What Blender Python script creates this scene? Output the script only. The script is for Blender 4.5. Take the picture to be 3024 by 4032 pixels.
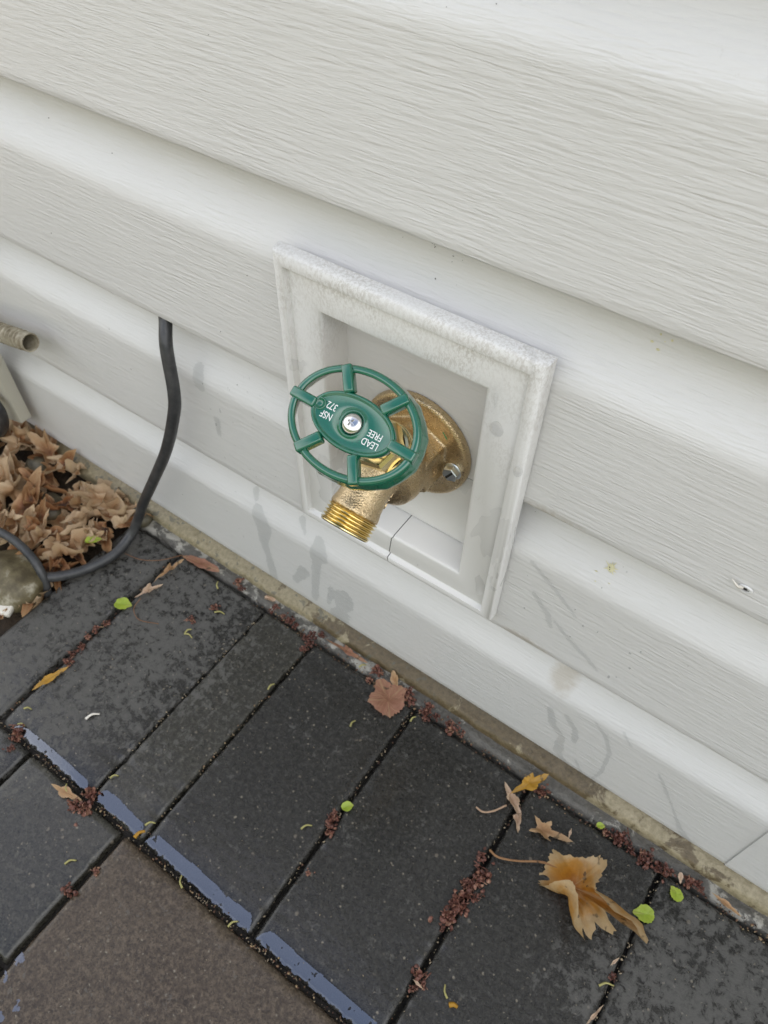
import bpy, bmesh, math, random
from mathutils import Vector, Matrix, Euler, noise
random.seed(7)
scene = bpy.context.scene
for o in list(bpy.data.objects): bpy.data.objects.remove(o, do_unlink=True)
C = scene.collection
PI = math.pi

# ------------------------------------------------------------------ camera
cd = bpy.data.cameras.new('camera'); cam = bpy.data.objects.new('camera', cd); C.objects.link(cam)
cam.matrix_world = Matrix.Translation((.23829, -.24361, .57107)) @ Matrix.Rotation(.60199, 4, 'Z') @ Matrix.Rotation(.68441, 4, 'X') @ Matrix.Rotation(.01716, 4, 'Z')
cd.sensor_fit = 'VERTICAL'; cd.sensor_height = 36; cd.lens = 36*2934.74/4032
cd.clip_start = .01; cd.clip_end = 300
cd.dof.use_dof = True; cd.dof.focus_distance = .37; cd.dof.aperture_fstop = 20
scene.camera = cam
scene.render.resolution_x = 768; scene.render.resolution_y = 1024

# ------------------------------------------------------------------ light
SUN = Vector((-.38, .46, 1.0)).normalized()          # the sun stands behind the house: the wall is in its own shade
w = bpy.data.worlds.new('World'); scene.world = w; w.use_nodes = True
nt = w.node_tree; bg = nt.nodes['Background']
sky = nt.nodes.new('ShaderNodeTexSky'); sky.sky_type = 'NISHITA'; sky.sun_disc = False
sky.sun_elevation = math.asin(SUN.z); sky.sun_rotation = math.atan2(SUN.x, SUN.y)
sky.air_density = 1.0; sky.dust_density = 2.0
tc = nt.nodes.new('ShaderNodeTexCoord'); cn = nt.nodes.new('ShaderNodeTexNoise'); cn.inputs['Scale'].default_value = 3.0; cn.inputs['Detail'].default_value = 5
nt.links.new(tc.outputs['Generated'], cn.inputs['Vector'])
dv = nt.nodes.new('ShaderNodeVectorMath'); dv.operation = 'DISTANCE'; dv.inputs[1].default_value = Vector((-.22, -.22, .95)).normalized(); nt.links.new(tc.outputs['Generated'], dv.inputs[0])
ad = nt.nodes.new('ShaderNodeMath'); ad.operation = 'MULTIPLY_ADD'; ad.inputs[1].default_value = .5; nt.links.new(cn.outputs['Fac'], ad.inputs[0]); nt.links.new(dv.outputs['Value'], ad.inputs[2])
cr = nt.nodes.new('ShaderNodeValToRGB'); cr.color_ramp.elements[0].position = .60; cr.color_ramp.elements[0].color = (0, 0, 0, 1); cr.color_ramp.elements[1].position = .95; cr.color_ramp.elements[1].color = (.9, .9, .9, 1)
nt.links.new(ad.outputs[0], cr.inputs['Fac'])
cm = nt.nodes.new('ShaderNodeMix'); cm.data_type = 'RGBA'
sz = nt.nodes.new('ShaderNodeSeparateXYZ'); nt.links.new(tc.outputs['Generated'], sz.inputs[0])
zr = nt.nodes.new('ShaderNodeValToRGB'); zr.color_ramp.elements[0].position = 0; zr.color_ramp.elements[0].color = (.25, .25, .26, 1); zr.color_ramp.elements[1].position = .95; zr.color_ramp.elements[1].color = (1, 1, 1, 1)
nt.links.new(sz.outputs[2], zr.inputs['Fac'])           # overcast: the zenith is the brightest part
zm = nt.nodes.new('ShaderNodeMix'); zm.data_type = 'RGBA'; zm.blend_type = 'MULTIPLY'; zm.inputs['Factor'].default_value = 1; zm.inputs['B'].default_value = (15.7, 15.8, 16.05, 1)
nt.links.new(zr.outputs['Color'], zm.inputs['A']); nt.links.new(zm.outputs['Result'], cm.inputs['B'])
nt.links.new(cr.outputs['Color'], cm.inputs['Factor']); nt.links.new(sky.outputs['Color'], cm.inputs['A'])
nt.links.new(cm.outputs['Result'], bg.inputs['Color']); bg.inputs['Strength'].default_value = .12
sl = bpy.data.lights.new('sun', 'SUN'); sl.energy = 4.5; sl.angle = math.radians(.6); sl.color = (1, .95, .86)
so = bpy.data.objects.new('sun', sl); C.objects.link(so); so.rotation_euler = SUN.to_track_quat('Z', 'Y').to_euler(); so.location = (0, 2, 5)
vs = scene.view_settings; vs.view_transform = 'Standard'; vs.look = 'None'; vs.gamma = 1; vs.use_curve_mapping = False
vs.exposure = .92

# ------------------------------------------------------------------ helpers
def props(o, label=None, cat=None, group=None, kind=None):
    if label: o['label'] = label
    if cat: o['category'] = cat
    if group: o['group'] = group
    if kind: o['kind'] = kind
    return o
def link(name, me, parent=None, mat=None, smooth=True):
    if smooth is not None:
        for p in me.polygons: p.use_smooth = smooth
    if mat and not me.materials: me.materials.append(mat)
    o = bpy.data.objects.new(name, me); C.objects.link(o)
    if parent:
        o.parent = parent; o.matrix_parent_inverse = parent.matrix_world.inverted()
    return o
def pymesh(name, V, F, mat=None, parent=None, smooth=True):
    me = bpy.data.meshes.new(name); me.from_pydata([tuple(v) for v in V], [], F); me.validate(); me.update()
    return link(name, me, parent, mat, smooth)
def bmobj(name, bm, mat=None, parent=None, smooth=True):
    bmesh.ops.recalc_face_normals(bm, faces=bm.faces)
    me = bpy.data.meshes.new(name); bm.to_mesh(me); bm.free()
    return link(name, me, parent, mat, smooth)
def empty(name, loc):
    o = bpy.data.objects.new(name, None); C.objects.link(o); o.location = loc; o.empty_display_size = .02
    o.matrix_world = Matrix.Translation(loc)
    return o
def sharp(o, ang=35):
    me = o.data; bm = bmesh.new(); bm.from_mesh(me)
    for e in bm.edges:
        if len(e.link_faces) == 2 and e.calc_face_angle(0) > math.radians(ang): e.smooth = False
    bm.to_mesh(me); bm.free(); return o
def box(bm, x0, x1, y0, y1, z0, z1, bev=0, M=None, seg=2):
    r = bmesh.ops.create_cube(bm, size=1)
    vs_ = r['verts']
    bmesh.ops.transform(bm, matrix=Matrix.Translation(((x0+x1)/2, (y0+y1)/2, (z0+z1)/2)) @ Matrix.Diagonal((x1-x0, y1-y0, z1-z0, 1)), verts=vs_)
    if bev:
        es = list({e for v in vs_ for e in v.link_edges})
        rb = bmesh.ops.bevel(bm, geom=es, offset=bev, segments=seg, affect='EDGES', profile=.5)
        vs_ = list({v for f in rb['faces'] for v in f.verts} | {v for v in vs_ if v.is_valid})
    if M is not None: bmesh.ops.transform(bm, matrix=M, verts=vs_)
    return vs_
def frame_to(p, d):                                     # local z along d, origin p
    q = Vector(d).normalized().to_track_quat('Z', 'Y')
    return Matrix.Translation(p) @ q.to_matrix().to_4x4()
def lathe_data(prof, M=Matrix(), seg=48, close=False):
    V = []; F = []
    for r, h in prof:
        for k in range(seg):
            a = 2*PI*k/seg; V.append(M @ Vector((r*math.cos(a), r*math.sin(a), h)))
    n = len(prof)
    for i in range(n-1):
        for k in range(seg):
            F.append((i*seg+k, i*seg+(k+1) % seg, (i+1)*seg+(k+1) % seg, (i+1)*seg+k))
    if close:
        F.append(tuple(range(seg))[::-1]); F.append(tuple((n-1)*seg+k for k in range(seg)))
    return V, F
def lathe(name, prof, M, mat, parent=None, seg=48, close=False):
    V, F = lathe_data(prof, M, seg, close); return pymesh(name, V, F, mat, parent)
def catmull(P, n=8):
    P = [Vector(p) for p in P]; Q = [P[0]*2-P[1]]+P+[P[-1]*2-P[-2]]; out = []
    for i in range(1, len(Q)-2):
        for k in range(n):
            t = k/n; a, b, c, d = Q[i-1], Q[i], Q[i+1], Q[i+2]
            out.append(.5*((2*b)+(c-a)*t+(2*a-5*b+4*c-d)*t*t+(3*b-a-3*c+d)*t**3))
    out.append(P[-1]); return out
def tube_data(P, r, seg=12, cap=True):
    V = []; F = []; n = len(P); up = Vector((.13, .31, .94)).normalized()
    for i, p in enumerate(P):
        d = (P[min(i+1, n-1)]-P[max(i-1, 0)]).normalized()
        a = d.cross(up).normalized(); b = a.cross(d); up = b
        rr = r(i/(n-1)) if callable(r) else r
        for k in range(seg):
            t = 2*PI*k/seg; V.append(p+(a*math.cos(t)+b*math.sin(t))*rr)
    for i in range(n-1):
        for k in range(seg): F.append((i*seg+k, i*seg+(k+1) % seg, (i+1)*seg+(k+1) % seg, (i+1)*seg+k))
    if cap: F += [tuple(range(seg))[::-1], tuple((n-1)*seg+k for k in range(seg))]
    return V, F
def tube(name, P, r, mat, parent=None, seg=12, n=8):
    V, F = tube_data(catmull(P, n), r, seg); return pymesh(name, V, F, mat, parent)
def sstep(a, b, x):
    t = max(0, min(1, (x-a)/(b-a))); return t*t*(3-2*t)
def fbm(x, y, s=1, seed=0): return noise.fractal(Vector((x*s, y*s, seed*7.3)), 1, 2, 3)

# ------------------------------------------------------------------ material helpers
class NM:
    def __init__(s, name):
        s.m = bpy.data.materials.new(name); s.m.use_nodes = True; s.t = s.m.node_tree; s.b = s.t.nodes['Principled BSDF']
        s.out = s.t.nodes['Material Output']
    def n(s, typ, **kw):
        nd = s.t.nodes.new(typ)
        for k, v in kw.items():
            if k in nd.inputs.keys() if hasattr(nd.inputs, 'keys') else False: nd.inputs[k].default_value = v
            else: setattr(nd, k, v)
        return nd
    def l(s, a, b): s.t.links.new(a, b)
    def coord(s, scale=(1, 1, 1), kind='Object', loc=(0, 0, 0), rot=(0, 0, 0)):
        c = s.n('ShaderNodeTexCoord'); m = s.n('ShaderNodeMapping'); m.inputs['Scale'].default_value = scale
        m.inputs['Location'].default_value = loc; m.inputs['Rotation'].default_value = rot
        s.l(c.outputs[kind], m.inputs['Vector']); return m.outputs['Vector']
    def noise(s, vec, scale=5, detail=4, rough=.55, dist=0):
        nd = s.n('ShaderNodeTexNoise'); nd.inputs['Scale'].default_value = scale; nd.inputs['Detail'].default_value = detail
        nd.inputs['Roughness'].default_value = rough; nd.inputs['Distortion'].default_value = dist; s.l(vec, nd.inputs['Vector']); return nd.outputs['Fac']
    def ramp(s, fac, stops, interp='LINEAR'):
        r = s.n('ShaderNodeValToRGB'); r.color_ramp.interpolation = interp; e = r.color_ramp.elements
        while len(e) < len(stops): e.new(.5)
        for i, (p, c) in enumerate(stops):
            e[i].position = p; e[i].color = (c, c, c, 1) if isinstance(c, (int, float)) else (*c, 1)
        s.l(fac, r.inputs['Fac']); return r.outputs['Color']
    def mix(s, fac, a, b, mode='MIX'):
        m = s.n('ShaderNodeMix'); m.data_type = 'RGBA'; m.blend_type = mode
        for nm, v in (('Factor', fac), ('A', a), ('B', b)):
            if isinstance(v, (int, float)): m.inputs[nm].default_value = v if nm == 'Factor' else (v, v, v, 1)
            elif isinstance(v, tuple): m.inputs[nm].default_value = (*v, 1)
            else: s.l(v, m.inputs[nm])
        return m.outputs['Result']
    def math(s, op, a, b=None, c=None, clamp=False):
        m = s.n('ShaderNodeMath'); m.operation = op; m.use_clamp = clamp
        for i, v in enumerate((a, b, c)):
            if v is None: continue
            if isinstance(v, (int, float)): m.inputs[i].default_value = v
            else: s.l(v, m.inputs[i])
        return m.outputs[0]
    def bump(s, h, strength=.5, dist=.001, prev=None):
        b = s.n('ShaderNodeBump'); b.inputs['Strength'].default_value = strength; b.inputs['Distance'].default_value = dist
        s.l(h, b.inputs['Height'])
        if prev is not None: s.l(prev, b.inputs['Normal'])
        return b.outputs['Normal']
    def sep(s, vec):
        x = s.n('ShaderNodeSeparateXYZ'); s.l(vec, x.inputs[0]); return x.outputs
    def blob(s, vec, c, r):                             # 1 inside an ellipsoid round c, falling to 0
        m = s.n('ShaderNodeMapping'); m.inputs['Location'].default_value = tuple(-c[i]/r[i] for i in range(3)); m.inputs['Scale'].default_value = tuple(1/q for q in r)
        s.l(vec, m.inputs['Vector']); l = s.n('ShaderNodeVectorMath'); l.operation = 'LENGTH'; s.l(m.outputs[0], l.inputs[0])
        return s.math('SUBTRACT', 1, l.outputs['Value'], clamp=True)
    def set(s, **kw):
        for k, v in kw.items():
            k = {'col': 'Base Color', 'rough': 'Roughness', 'metal': 'Metallic', 'nrm': 'Normal', 'coat': 'Coat Weight', 'coatr': 'Coat Roughness', 'ior': 'IOR', 'spec': 'Specular IOR Level', 'trans': 'Transmission Weight', 'coatn': 'Coat Normal', 'coatior': 'Coat IOR'}[k]
            if isinstance(v, tuple): s.b.inputs[k].default_value = (*v, 1)
            elif isinstance(v, (int, float)): s.b.inputs[k].default_value = v
            else: s.l(v, s.b.inputs[k])
        return s.m

def vinyl(name, wet=True, grain=1.0, col=(.70, .695, .68)):
    m = NM(name); P = m.coord()
    g1 = m.noise(m.coord((55, 55, 600)), 1, 3, .55, .45)
    g2 = m.noise(m.coord((90, 90, 1000), loc=(3, 1, 2)), 1, 2, .5, .3)
    hs = m.math('ADD', m.ramp(g1, [(.30, 0), (.72, 1)]), m.math('MULTIPLY', g2, .35))
    big = m.noise(P, 9, 4, .6); dirt = m.noise(P, 260, 5, .7)
    c = m.mix(m.ramp(big, [(.3, 0), (.75, .5)]), col, tuple(v*.93 for v in col))
    c = m.mix(m.ramp(dirt, [(.69, 0), (.78, .3)]), c, (.36, .31, .24))
    hs = m.math('MULTIPLY', hs, m.ramp(m.noise(P, 14, 3, .5), [(.3, .55), (.65, 1)]))
    nrm = m.bump(hs, .46*grain, .0007)
    rough = .42
    if wet:
        # weathered clay smears above the starter course
        st = m.math('MULTIPLY', m.blob(P, (.208, .015, .112), (.016, .5, .022)), m.noise(P, 120, 4, .7))
        st2 = m.math('MULTIPLY', m.blob(P, (.178, .015, .141), (.03, .5, .009)), m.noise(P, 160, 4, .7))
        st3 = m.math('MULTIPLY', m.blob(P, (.17, .02, .262), (.035, .5, .014)), m.noise(P, 300, 4, .7))
        for q in (st, st2, st3): c = m.mix(m.ramp(q, [(.12, 0), (.36, .5)]), c, (.42, .36, .27))
    return m.set(col=c, rough=rough, nrm=nrm)
M_siding = vinyl('vinyl_siding', True)
def block_mat():
    m = NM('block_vinyl'); P = m.coord()
    x, y, z = m.sep(P)
    g1 = m.noise(m.coord((900, 60, 22)), 1, 2, .5, .2)
    sp = m.noise(m.coord((1, 1, .5)), 620, 4, .8); patch = m.noise(P, 40, 5, .65)
    top = m.ramp(m.math('MULTIPLY', m.math('SUBTRACT', z, .19), 5.6), [(0, 0), (.55, .35), (1, 1)])
    d = m.math('ADD', m.math('MULTIPLY', patch, .6), m.math('MULTIPLY', top, .26))
    mk = m.math('MULTIPLY', m.ramp(d, [(.38, 0), (.62, 1)]), m.ramp(sp, [(.46, 0), (.56, 1)]))
    c = m.mix(m.math('MULTIPLY', mk, .42), (.74, .735, .715), (.33, .29, .23))
    wet = m.noise(m.coord((1, 1, .5)), 60, 2, .4, .8)
    reg = m.math('MAXIMUM', m.blob(P, (.142, 0, .235), (.02, .5, .06)), m.blob(P, (.02, 0, .2), (.02, .5, .04)))
    wm = m.ramp(m.math('ADD', m.math('SUBTRACT', wet, .3), m.math('MULTIPLY', reg, .4)), [(.37, 0), (.42, 1)])
    c = m.mix(wm, c, m.mix(1.0, c, (.93, .93, .93), 'MULTIPLY'))
    return m.set(col=c, rough=m.mix(wm, .45, .18), nrm=m.bump(g1, .25, .0003))
M_block = block_mat()
def plain(name, col, rough=.5, metal=0, bumps=None, **kw):
    m = NM(name); a = dict(col=col, rough=rough, metal=metal); a.update(kw)
    if bumps: a['nrm'] = m.bump(m.noise(m.coord(), bumps[0], 4, .6), bumps[1], bumps[2])
    return m.set(**a)
def bronze_mat():
    m = NM('cast_bronze'); P = m.coord(); n = m.noise(P, 900, 3, .6); n2 = m.noise(P, 60, 3, .6)
    v = m.n('ShaderNodeTexVoronoi'); v.inputs['Scale'].default_value = 1100; m.l(P, v.inputs['Vector'])
    c = m.mix(m.ramp(n2, [(.3, 0), (.7, 1)]), (.52, .39, .22), (.68, .54, .34))
    c = m.mix(m.ramp(n, [(.5, 0), (.75, .5)]), c, (.30, .19, .09))
    return m.set(col=c, metal=.95, rough=m.ramp(n, [(.3, .22), (.7, .40)]), nrm=m.bump(m.math('ADD', n, m.math('MULTIPLY', v.outputs['Distance'], .8)), .45, .0006))
M_bronze = bronze_mat()
M_brass = plain('polished_brass', (.80, .66, .34), .16, 1, (500, .08, .0003))
M_steel = plain('steel', (.70, .69, .66), .16, 1)
M_zinc = plain('zinc_screw', (.62, .66, .68), .34, 1, (900, .2, .0003))
M_green = NM('green_enamel'); _n = M_green.noise(M_green.coord(), 240, 2, .5)
M_green = M_green.set(col=(.0003, .12, .062), rough=.2, coat=1.0, coatior=1.62, coatr=.03, nrm=M_green.bump(_n, .10, .0006))
M_white = plain('white_print', (.8, .8, .78), .5)
M_cable = NM('black_rubber'); _n = M_cable.noise(M_cable.coord(), 90, 5, .7)
M_cable = M_cable.set(col=M_cable.ramp(_n, [(.4, (.028, .029, .031)), (.75, (.075, .075, .074))]), rough=.42)
M_gap = plain('dark_gap', (.02, .018, .015), .9)
M_cream = plain('cream_plastic', (.52, .50, .42), .5, 0, (60, .1, .001))
M_flex = NM('dirty_flex'); _n = M_flex.noise(M_flex.coord(), 120, 4, .7)
M_flex = M_flex.set(col=M_flex.ramp(_n, [(.35, (.16, .13, .08)), (.7, (.45, .41, .31))]), rough=.6)

def paver_mat(name, c0, c1, dryamt=0):
    m = NM(name); P = m.coord(); n1 = m.noise(P, 14, 5, .6); n2 = m.noise(P, 260, 5, .75)
    v = m.n('ShaderNodeTexVoronoi'); v.inputs['Scale'].default_value = 210; m.l(P, v.inputs['Vector'])
    rnd = m.n('ShaderNodeTexNoise'); rnd.inputs['Scale'].default_value = 350; m.l(P, rnd.inputs['Vector'])
    c = m.mix(m.ramp(n1, [(.3, 0), (.7, 1)]), c0, c1)
    n4 = m.noise(P, 700, 3, .7)
    c = m.mix(m.ramp(n2, [(.40, 0), (.68, .8)]), c, tuple(q*2.1 for q in c1))
    c = m.mix(m.ramp(n4, [(.34, .75), (.52, 0)]), c, tuple(q*.35 for q in c0))
    peb = m.math('MULTIPLY', m.ramp(v.outputs['Distance'], [(.13, 1), (.24, 0)]), m.ramp(rnd.outputs['Fac'], [(.53, 0), (.60, 1)]))
    c = m.mix(m.math('MULTIPLY', peb, .75), c, (.24, .21, .16))
    v2 = m.n('ShaderNodeTexVoronoi'); v2.inputs['Scale'].default_value = 95; m.l(P, v2.inputs['Vector'])
    pb2 = m.math('MULTIPLY', m.ramp(v2.outputs['Distance'], [(.10, 1), (.17, 0)]), m.ramp(m.noise(P, 160, 1, .5), [(.56, 0), (.62, 1)]))
    c = m.mix(m.math('MULTIPLY', pb2, .6), c, (.20, .17, .13))
    # where the film has dried: paler, rough, with damp blots left in it
    dn = m.noise(P, 30, 5, .6, .3); D2 = m.noise(P, 150, 5, .75, .4)
    reg = m.math('MAXIMUM', m.blob(P, (-.17, -.09, 0), (.19, .20, 1)), m.blob(P, (.40, -.10, 0), (.13, .14, 1)))
    f = m.math('ADD', m.math('ADD', m.math('MULTIPLY', dn, .42), m.math('MULTIPLY', m.ramp(D2, [(.36, .1), (.64, .9)]), .40)), m.math('MULTIPLY', m.math('MINIMUM', reg, .5), .42))
    dry = m.ramp(f, [(.53, 0), (.60, .7), (.70, 1)])
    c = m.mix(m.math('MULTIPLY', dry, .9), c, m.mix(.60, c, (.155, .150, .137)))
    rough = m.mix(dry, m.ramp(n2, [(.3, .14), (.7, .36)]), .62)
    h = m.math('ADD', m.math('ADD', n2, m.math('MULTIPLY', n4, .6)), m.math('MULTIPLY', peb, -.5))
    rip = m.bump(m.noise(m.coord((1, 2.2, 1)), 70, 2, .5), .12, .0015)
    return m.set(col=c, rough=rough, spec=.3, nrm=m.bump(h, .5, .0008), coat=m.math('MULTIPLY', m.math('SUBTRACT', 1, dry), .25 if 'brown' in name else .6), coatr=.13, coatior=1.45, coatn=rip)
M_dark = paver_mat('dark_paver', (.0105, .010, .0085), (.023, .022, .019))
M_brownp = paver_mat('brown_paver', (.044, .031, .020), (.072, .055, .038))
M_olive = paver_mat('olive_paver', (.020, .019, .015), (.036, .034, .027))
def film_mat(name='water_film', ior=3.2):
    m = NM(name); g = m.n('ShaderNodeBsdfGlossy'); g.inputs['Roughness'].default_value = .04
    t = m.n('ShaderNodeBsdfTransparent'); mx = m.n('ShaderNodeMixShader'); fr = m.n('ShaderNodeFresnel'); fr.inputs['IOR'].default_value = ior
    m.l(m.bump(m.noise(m.coord(), 160, 2, .5), .05, .0006), g.inputs['Normal'])
    m.l(fr.outputs[0], mx.inputs[0]); m.l(t.outputs[0], mx.inputs[1]); m.l(g.outputs[0], mx.inputs[2]); m.l(mx.outputs[0], m.out.inputs['Surface']); return m.m
M_film = film_mat()
M_water = NM('water'); _t = M_water.n('ShaderNodeBsdfTransparent'); _t.inputs['Color'].default_value = (.965, .967, .97, 1)
_g = M_water.n('ShaderNodeBsdfGlossy'); _g.inputs['Roughness'].default_value = .03; _x = M_water.n('ShaderNodeMixShader'); _x.inputs[0].default_value = .10
M_water.l(_t.outputs[0], _x.inputs[1]); M_water.l(_g.outputs[0], _x.inputs[2]); M_water.l(_x.outputs[0], M_water.out.inputs['Surface']); M_water = M_water.m
def found_mat():
    m = NM('foundation_render'); P = m.coord(); x, y, z = m.sep(P)
    n = m.noise(P, 60, 6, .65, .5); n2 = m.noise(P, 300, 4, .7); blot = m.noise(P, 150, 2, .5, .3)
    brown = m.mix(m.ramp(n2, [(.3, 0), (.7, 1)]), (.075, .055, .026), (.15, .112, .058))
    cream = m.mix(m.ramp(n2, [(.3, 0), (.7, 1)]), (.20, .165, .09), (.36, .31, .20))
    lr = m.ramp(m.math('ADD', m.math('MULTIPLY', x, 1.0), .5), [(.42, .32), (.52, .10), (.56, -.1), (.755, -.1), (.762, .22), (1, .26)])
    f = m.math('ADD', n, m.math('SUBTRACT', m.math('MULTIPLY', m.ramp(m.math('ADD', x, .5), [(.30, 1), (.45, .62), (.53, .2), (.56, 0), (.755, 0), (.763, .45), (1, .55)]), .42), .12))
    c = m.mix(m.ramp(f, [(.50, 0), (.56, 1)]), brown, cream)
    sp = m.math('MULTIPLY', m.ramp(blot, [(.60, 0), (.66, 1)]), m.ramp(m.math('ADD', x, .5), [(.3, 1), (.6, 1), (.64, 0)]))
    c = m.mix(m.math('MULTIPLY', sp, .7), c, (.10, .10, .075))
    return m.set(col=c, rough=.42, nrm=m.bump(m.math('ADD', n2, m.math('MULTIPLY', n, 2)), .6, .001))
M_found = found_mat()
def ledge_mat():
    m = NM('mortar'); P = m.coord(); n = m.noise(P, 55, 6, .7, .4); n2 = m.noise(P, 350, 4, .7)
    x, y, z = m.sep(P)
    c = m.mix(m.ramp(n2, [(.3, 0), (.7, 1)]), (.075, .072, .062), (.15, .14, .12))
    f = m.math('ADD', n, m.math('MULTIPLY', m.ramp(m.math('ADD', x, .5), [(.35, 1), (.57, .6), (.62, 0), (.74, 0), (.85, .4)]), .12))
    c = m.mix(m.ramp(f, [(.60, 0), (.66, .75)]), c, (.46, .44, .38))
    return m.set(col=c, rough=.5, nrm=m.bump(m.math('ADD', n2, m.math('MULTIPLY', n, 2)), .8, .0015))
M_ledge = ledge_mat()
M_soil = NM('soil'); _n = M_soil.noise(M_soil.coord(), 90, 5, .7)
M_soil = M_soil.set(col=M_soil.ramp(_n, [(.3, (.012, .009, .006)), (.7, (.07, .045, .025))]), rough=.9, nrm=M_soil.bump(_n, 1, .004))
M_sand = NM('joint_sand'); _n = M_sand.noise(M_sand.coord(), 500, 3, .7)
M_sand = M_sand.set(col=M_sand.ramp(_n, [(.3, (.006, .005, .004)), (.7, (.03, .024, .018))]), rough=.8, nrm=M_sand.bump(_n, 1, .001))
M_patio = NM('pale_ground'); _n = M_patio.noise(M_patio.coord(), 4, 6, .7)
M_patio = M_patio.set(col=M_patio.ramp(_n, [(.3, (.24, .21, .17)), (.7, (.32, .29, .25))]), rough=.85)
M_skyblock = plain('sky_block_bank', (.045, .06, .02), .9)  # dark cover of the bank added to cut low sky light
def leaf_mat(name, stops, rnd=True, spots=True, rough=.55):
    m = NM(name); P = m.coord(); n = m.noise(P, 70, 4, .6); n2 = m.noise(P, 320, 3, .6)
    oi = m.n('ShaderNodeObjectInfo'); at = m.n('ShaderNodeAttribute'); at.attribute_name = 'rad'
    f = m.math('ADD', m.math('MULTIPLY', n, .35), m.math('MULTIPLY', at.outputs['Fac'], .35))
    if rnd: f = m.math('ADD', f, m.math('MULTIPLY', oi.outputs['Random'], .45))
    c = m.ramp(f, stops)
    c = m.mix(m.ramp(n2, [(.3, .25), (.7, 0)]), c, tuple(v*.4 for v in stops[0][1]))
    if spots:
        s_ = m.noise(P, 150, 2, .5); c = m.mix(m.ramp(s_, [(.67, 0), (.70, .75)]), c, (.05, .03, .015))
    va = m.n('ShaderNodeAttribute'); va.attribute_name = 'vein'
    c = m.mix(m.math('MULTIPLY', va.outputs['Fac'], .35), c, (.5, .36, .18))
    m.b.inputs['Subsurface Weight'].default_value = .0
    tr = m.n('ShaderNodeBsdfTranslucent'); m.l(c, tr.inputs['Color']); mx = m.n('ShaderNodeMixShader'); mx.inputs[0].default_value = .22
    m.set(col=c, rough=rough, nrm=m.bump(m.math('ADD', n2, m.math('MULTIPLY', va.outputs['Fac'], 1.2)), .5, .0006))
    m.l(m.b.outputs[0], mx.inputs[1]); m.l(tr.outputs[0], mx.inputs[2]); m.l(mx.outputs[0], m.out.inputs['Surface'])
    return m.m
M_pile = leaf_mat('dry_leaves', [(.32, (.07, .03, .015)), (.47, (.30, .12, .045)), (.60, (.50, .28, .13)), (.82, (.66, .49, .31))])
M_maple = leaf_mat('ochre_leaf', [(.18, (.30, .10, .008)), (.30, (.50, .21, .02)), (.40, (.50, .26, .06)), (.50, (.55, .40, .22))], rnd=False)
M_tan = leaf_mat('tan_leaf', [(.1, (.34, .17, .07)), (.4, (.50, .30, .15)), (.7, (.60, .43, .27))], rnd=False)
M_yel = leaf_mat('yellow_leaf', [(.1, (.50, .26, .02)), (.6, (.55, .30, .04))], rnd=False)
M_pale = leaf_mat('pale_leaf', [(.1, (.55, .36, .23)), (.6, (.66, .50, .37))], rnd=False)
M_rust = leaf_mat('rust_leaf', [(.1, (.22, .085, .04)), (.6, (.40, .20, .13))], rnd=False)
M_lime = leaf_mat('lime_leaf', [(.1, (.30, .42, .03)), (.6, (.42, .52, .06))], rnd=False, spots=False, rough=.35)
M_stick = plain('green_twig', (.34, .31, .11), .5)
M_need = plain('brown_needle', (.20, .09, .035), .5)
M_bloss = NM('dry_blossom'); _o = M_bloss.n('ShaderNodeObjectInfo'); _n = M_bloss.noise(M_bloss.coord(), 400, 3, .6)
M_bloss = M_bloss.set(col=M_bloss.ramp(M_bloss.math('ADD', M_bloss.math('MULTIPLY', _n, .8), M_bloss.math('MULTIPLY', _o.outputs['Random'], .15)), [(.28, (.05, .019, .014)), (.50, (.165, .062, .042)), (.64, (.34, .19, .12)), (.8, (.5, .36, .2))]), rough=.55)
M_rock = NM('river_stone'); _n = M_rock.noise(M_rock.coord(), 60, 5, .65)
M_rock = M_rock.set(col=M_rock.ramp(_n, [(.35, (.06, .045, .02)), (.55, (.14, .115, .06)), (.68, (.36, .33, .25))]), rough=.5, nrm=M_rock.bump(_n, .5, .002))
M_rockd = NM('dark_stone'); _n = M_rockd.noise(M_rockd.coord(), 90, 5, .65)
M_rockd = M_rockd.set(col=M_rockd.ramp(_n, [(.35, (.05, .045, .03)), (.7, (.16, .14, .09))]), rough=.5, nrm=M_rockd.bump(_n, .5, .002))
M_chip = plain('pale_chip', (.70, .66, .58), .4)
M_dust = NM('bark_dust'); _n = M_dust.noise(M_dust.coord(), 400, 2, .5)
M_dust = M_dust.set(col=M_dust.ramp(_n, [(.35, (.03, .015, .01)), (.5, (.13, .06, .035)), (.6, (.3, .22, .12))]), rough=.8)
M_grit = plain('grit', (.30, .24, .16), .7)
M_sheath = plain('sheathing', (.2, .19, .17), .8)

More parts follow.
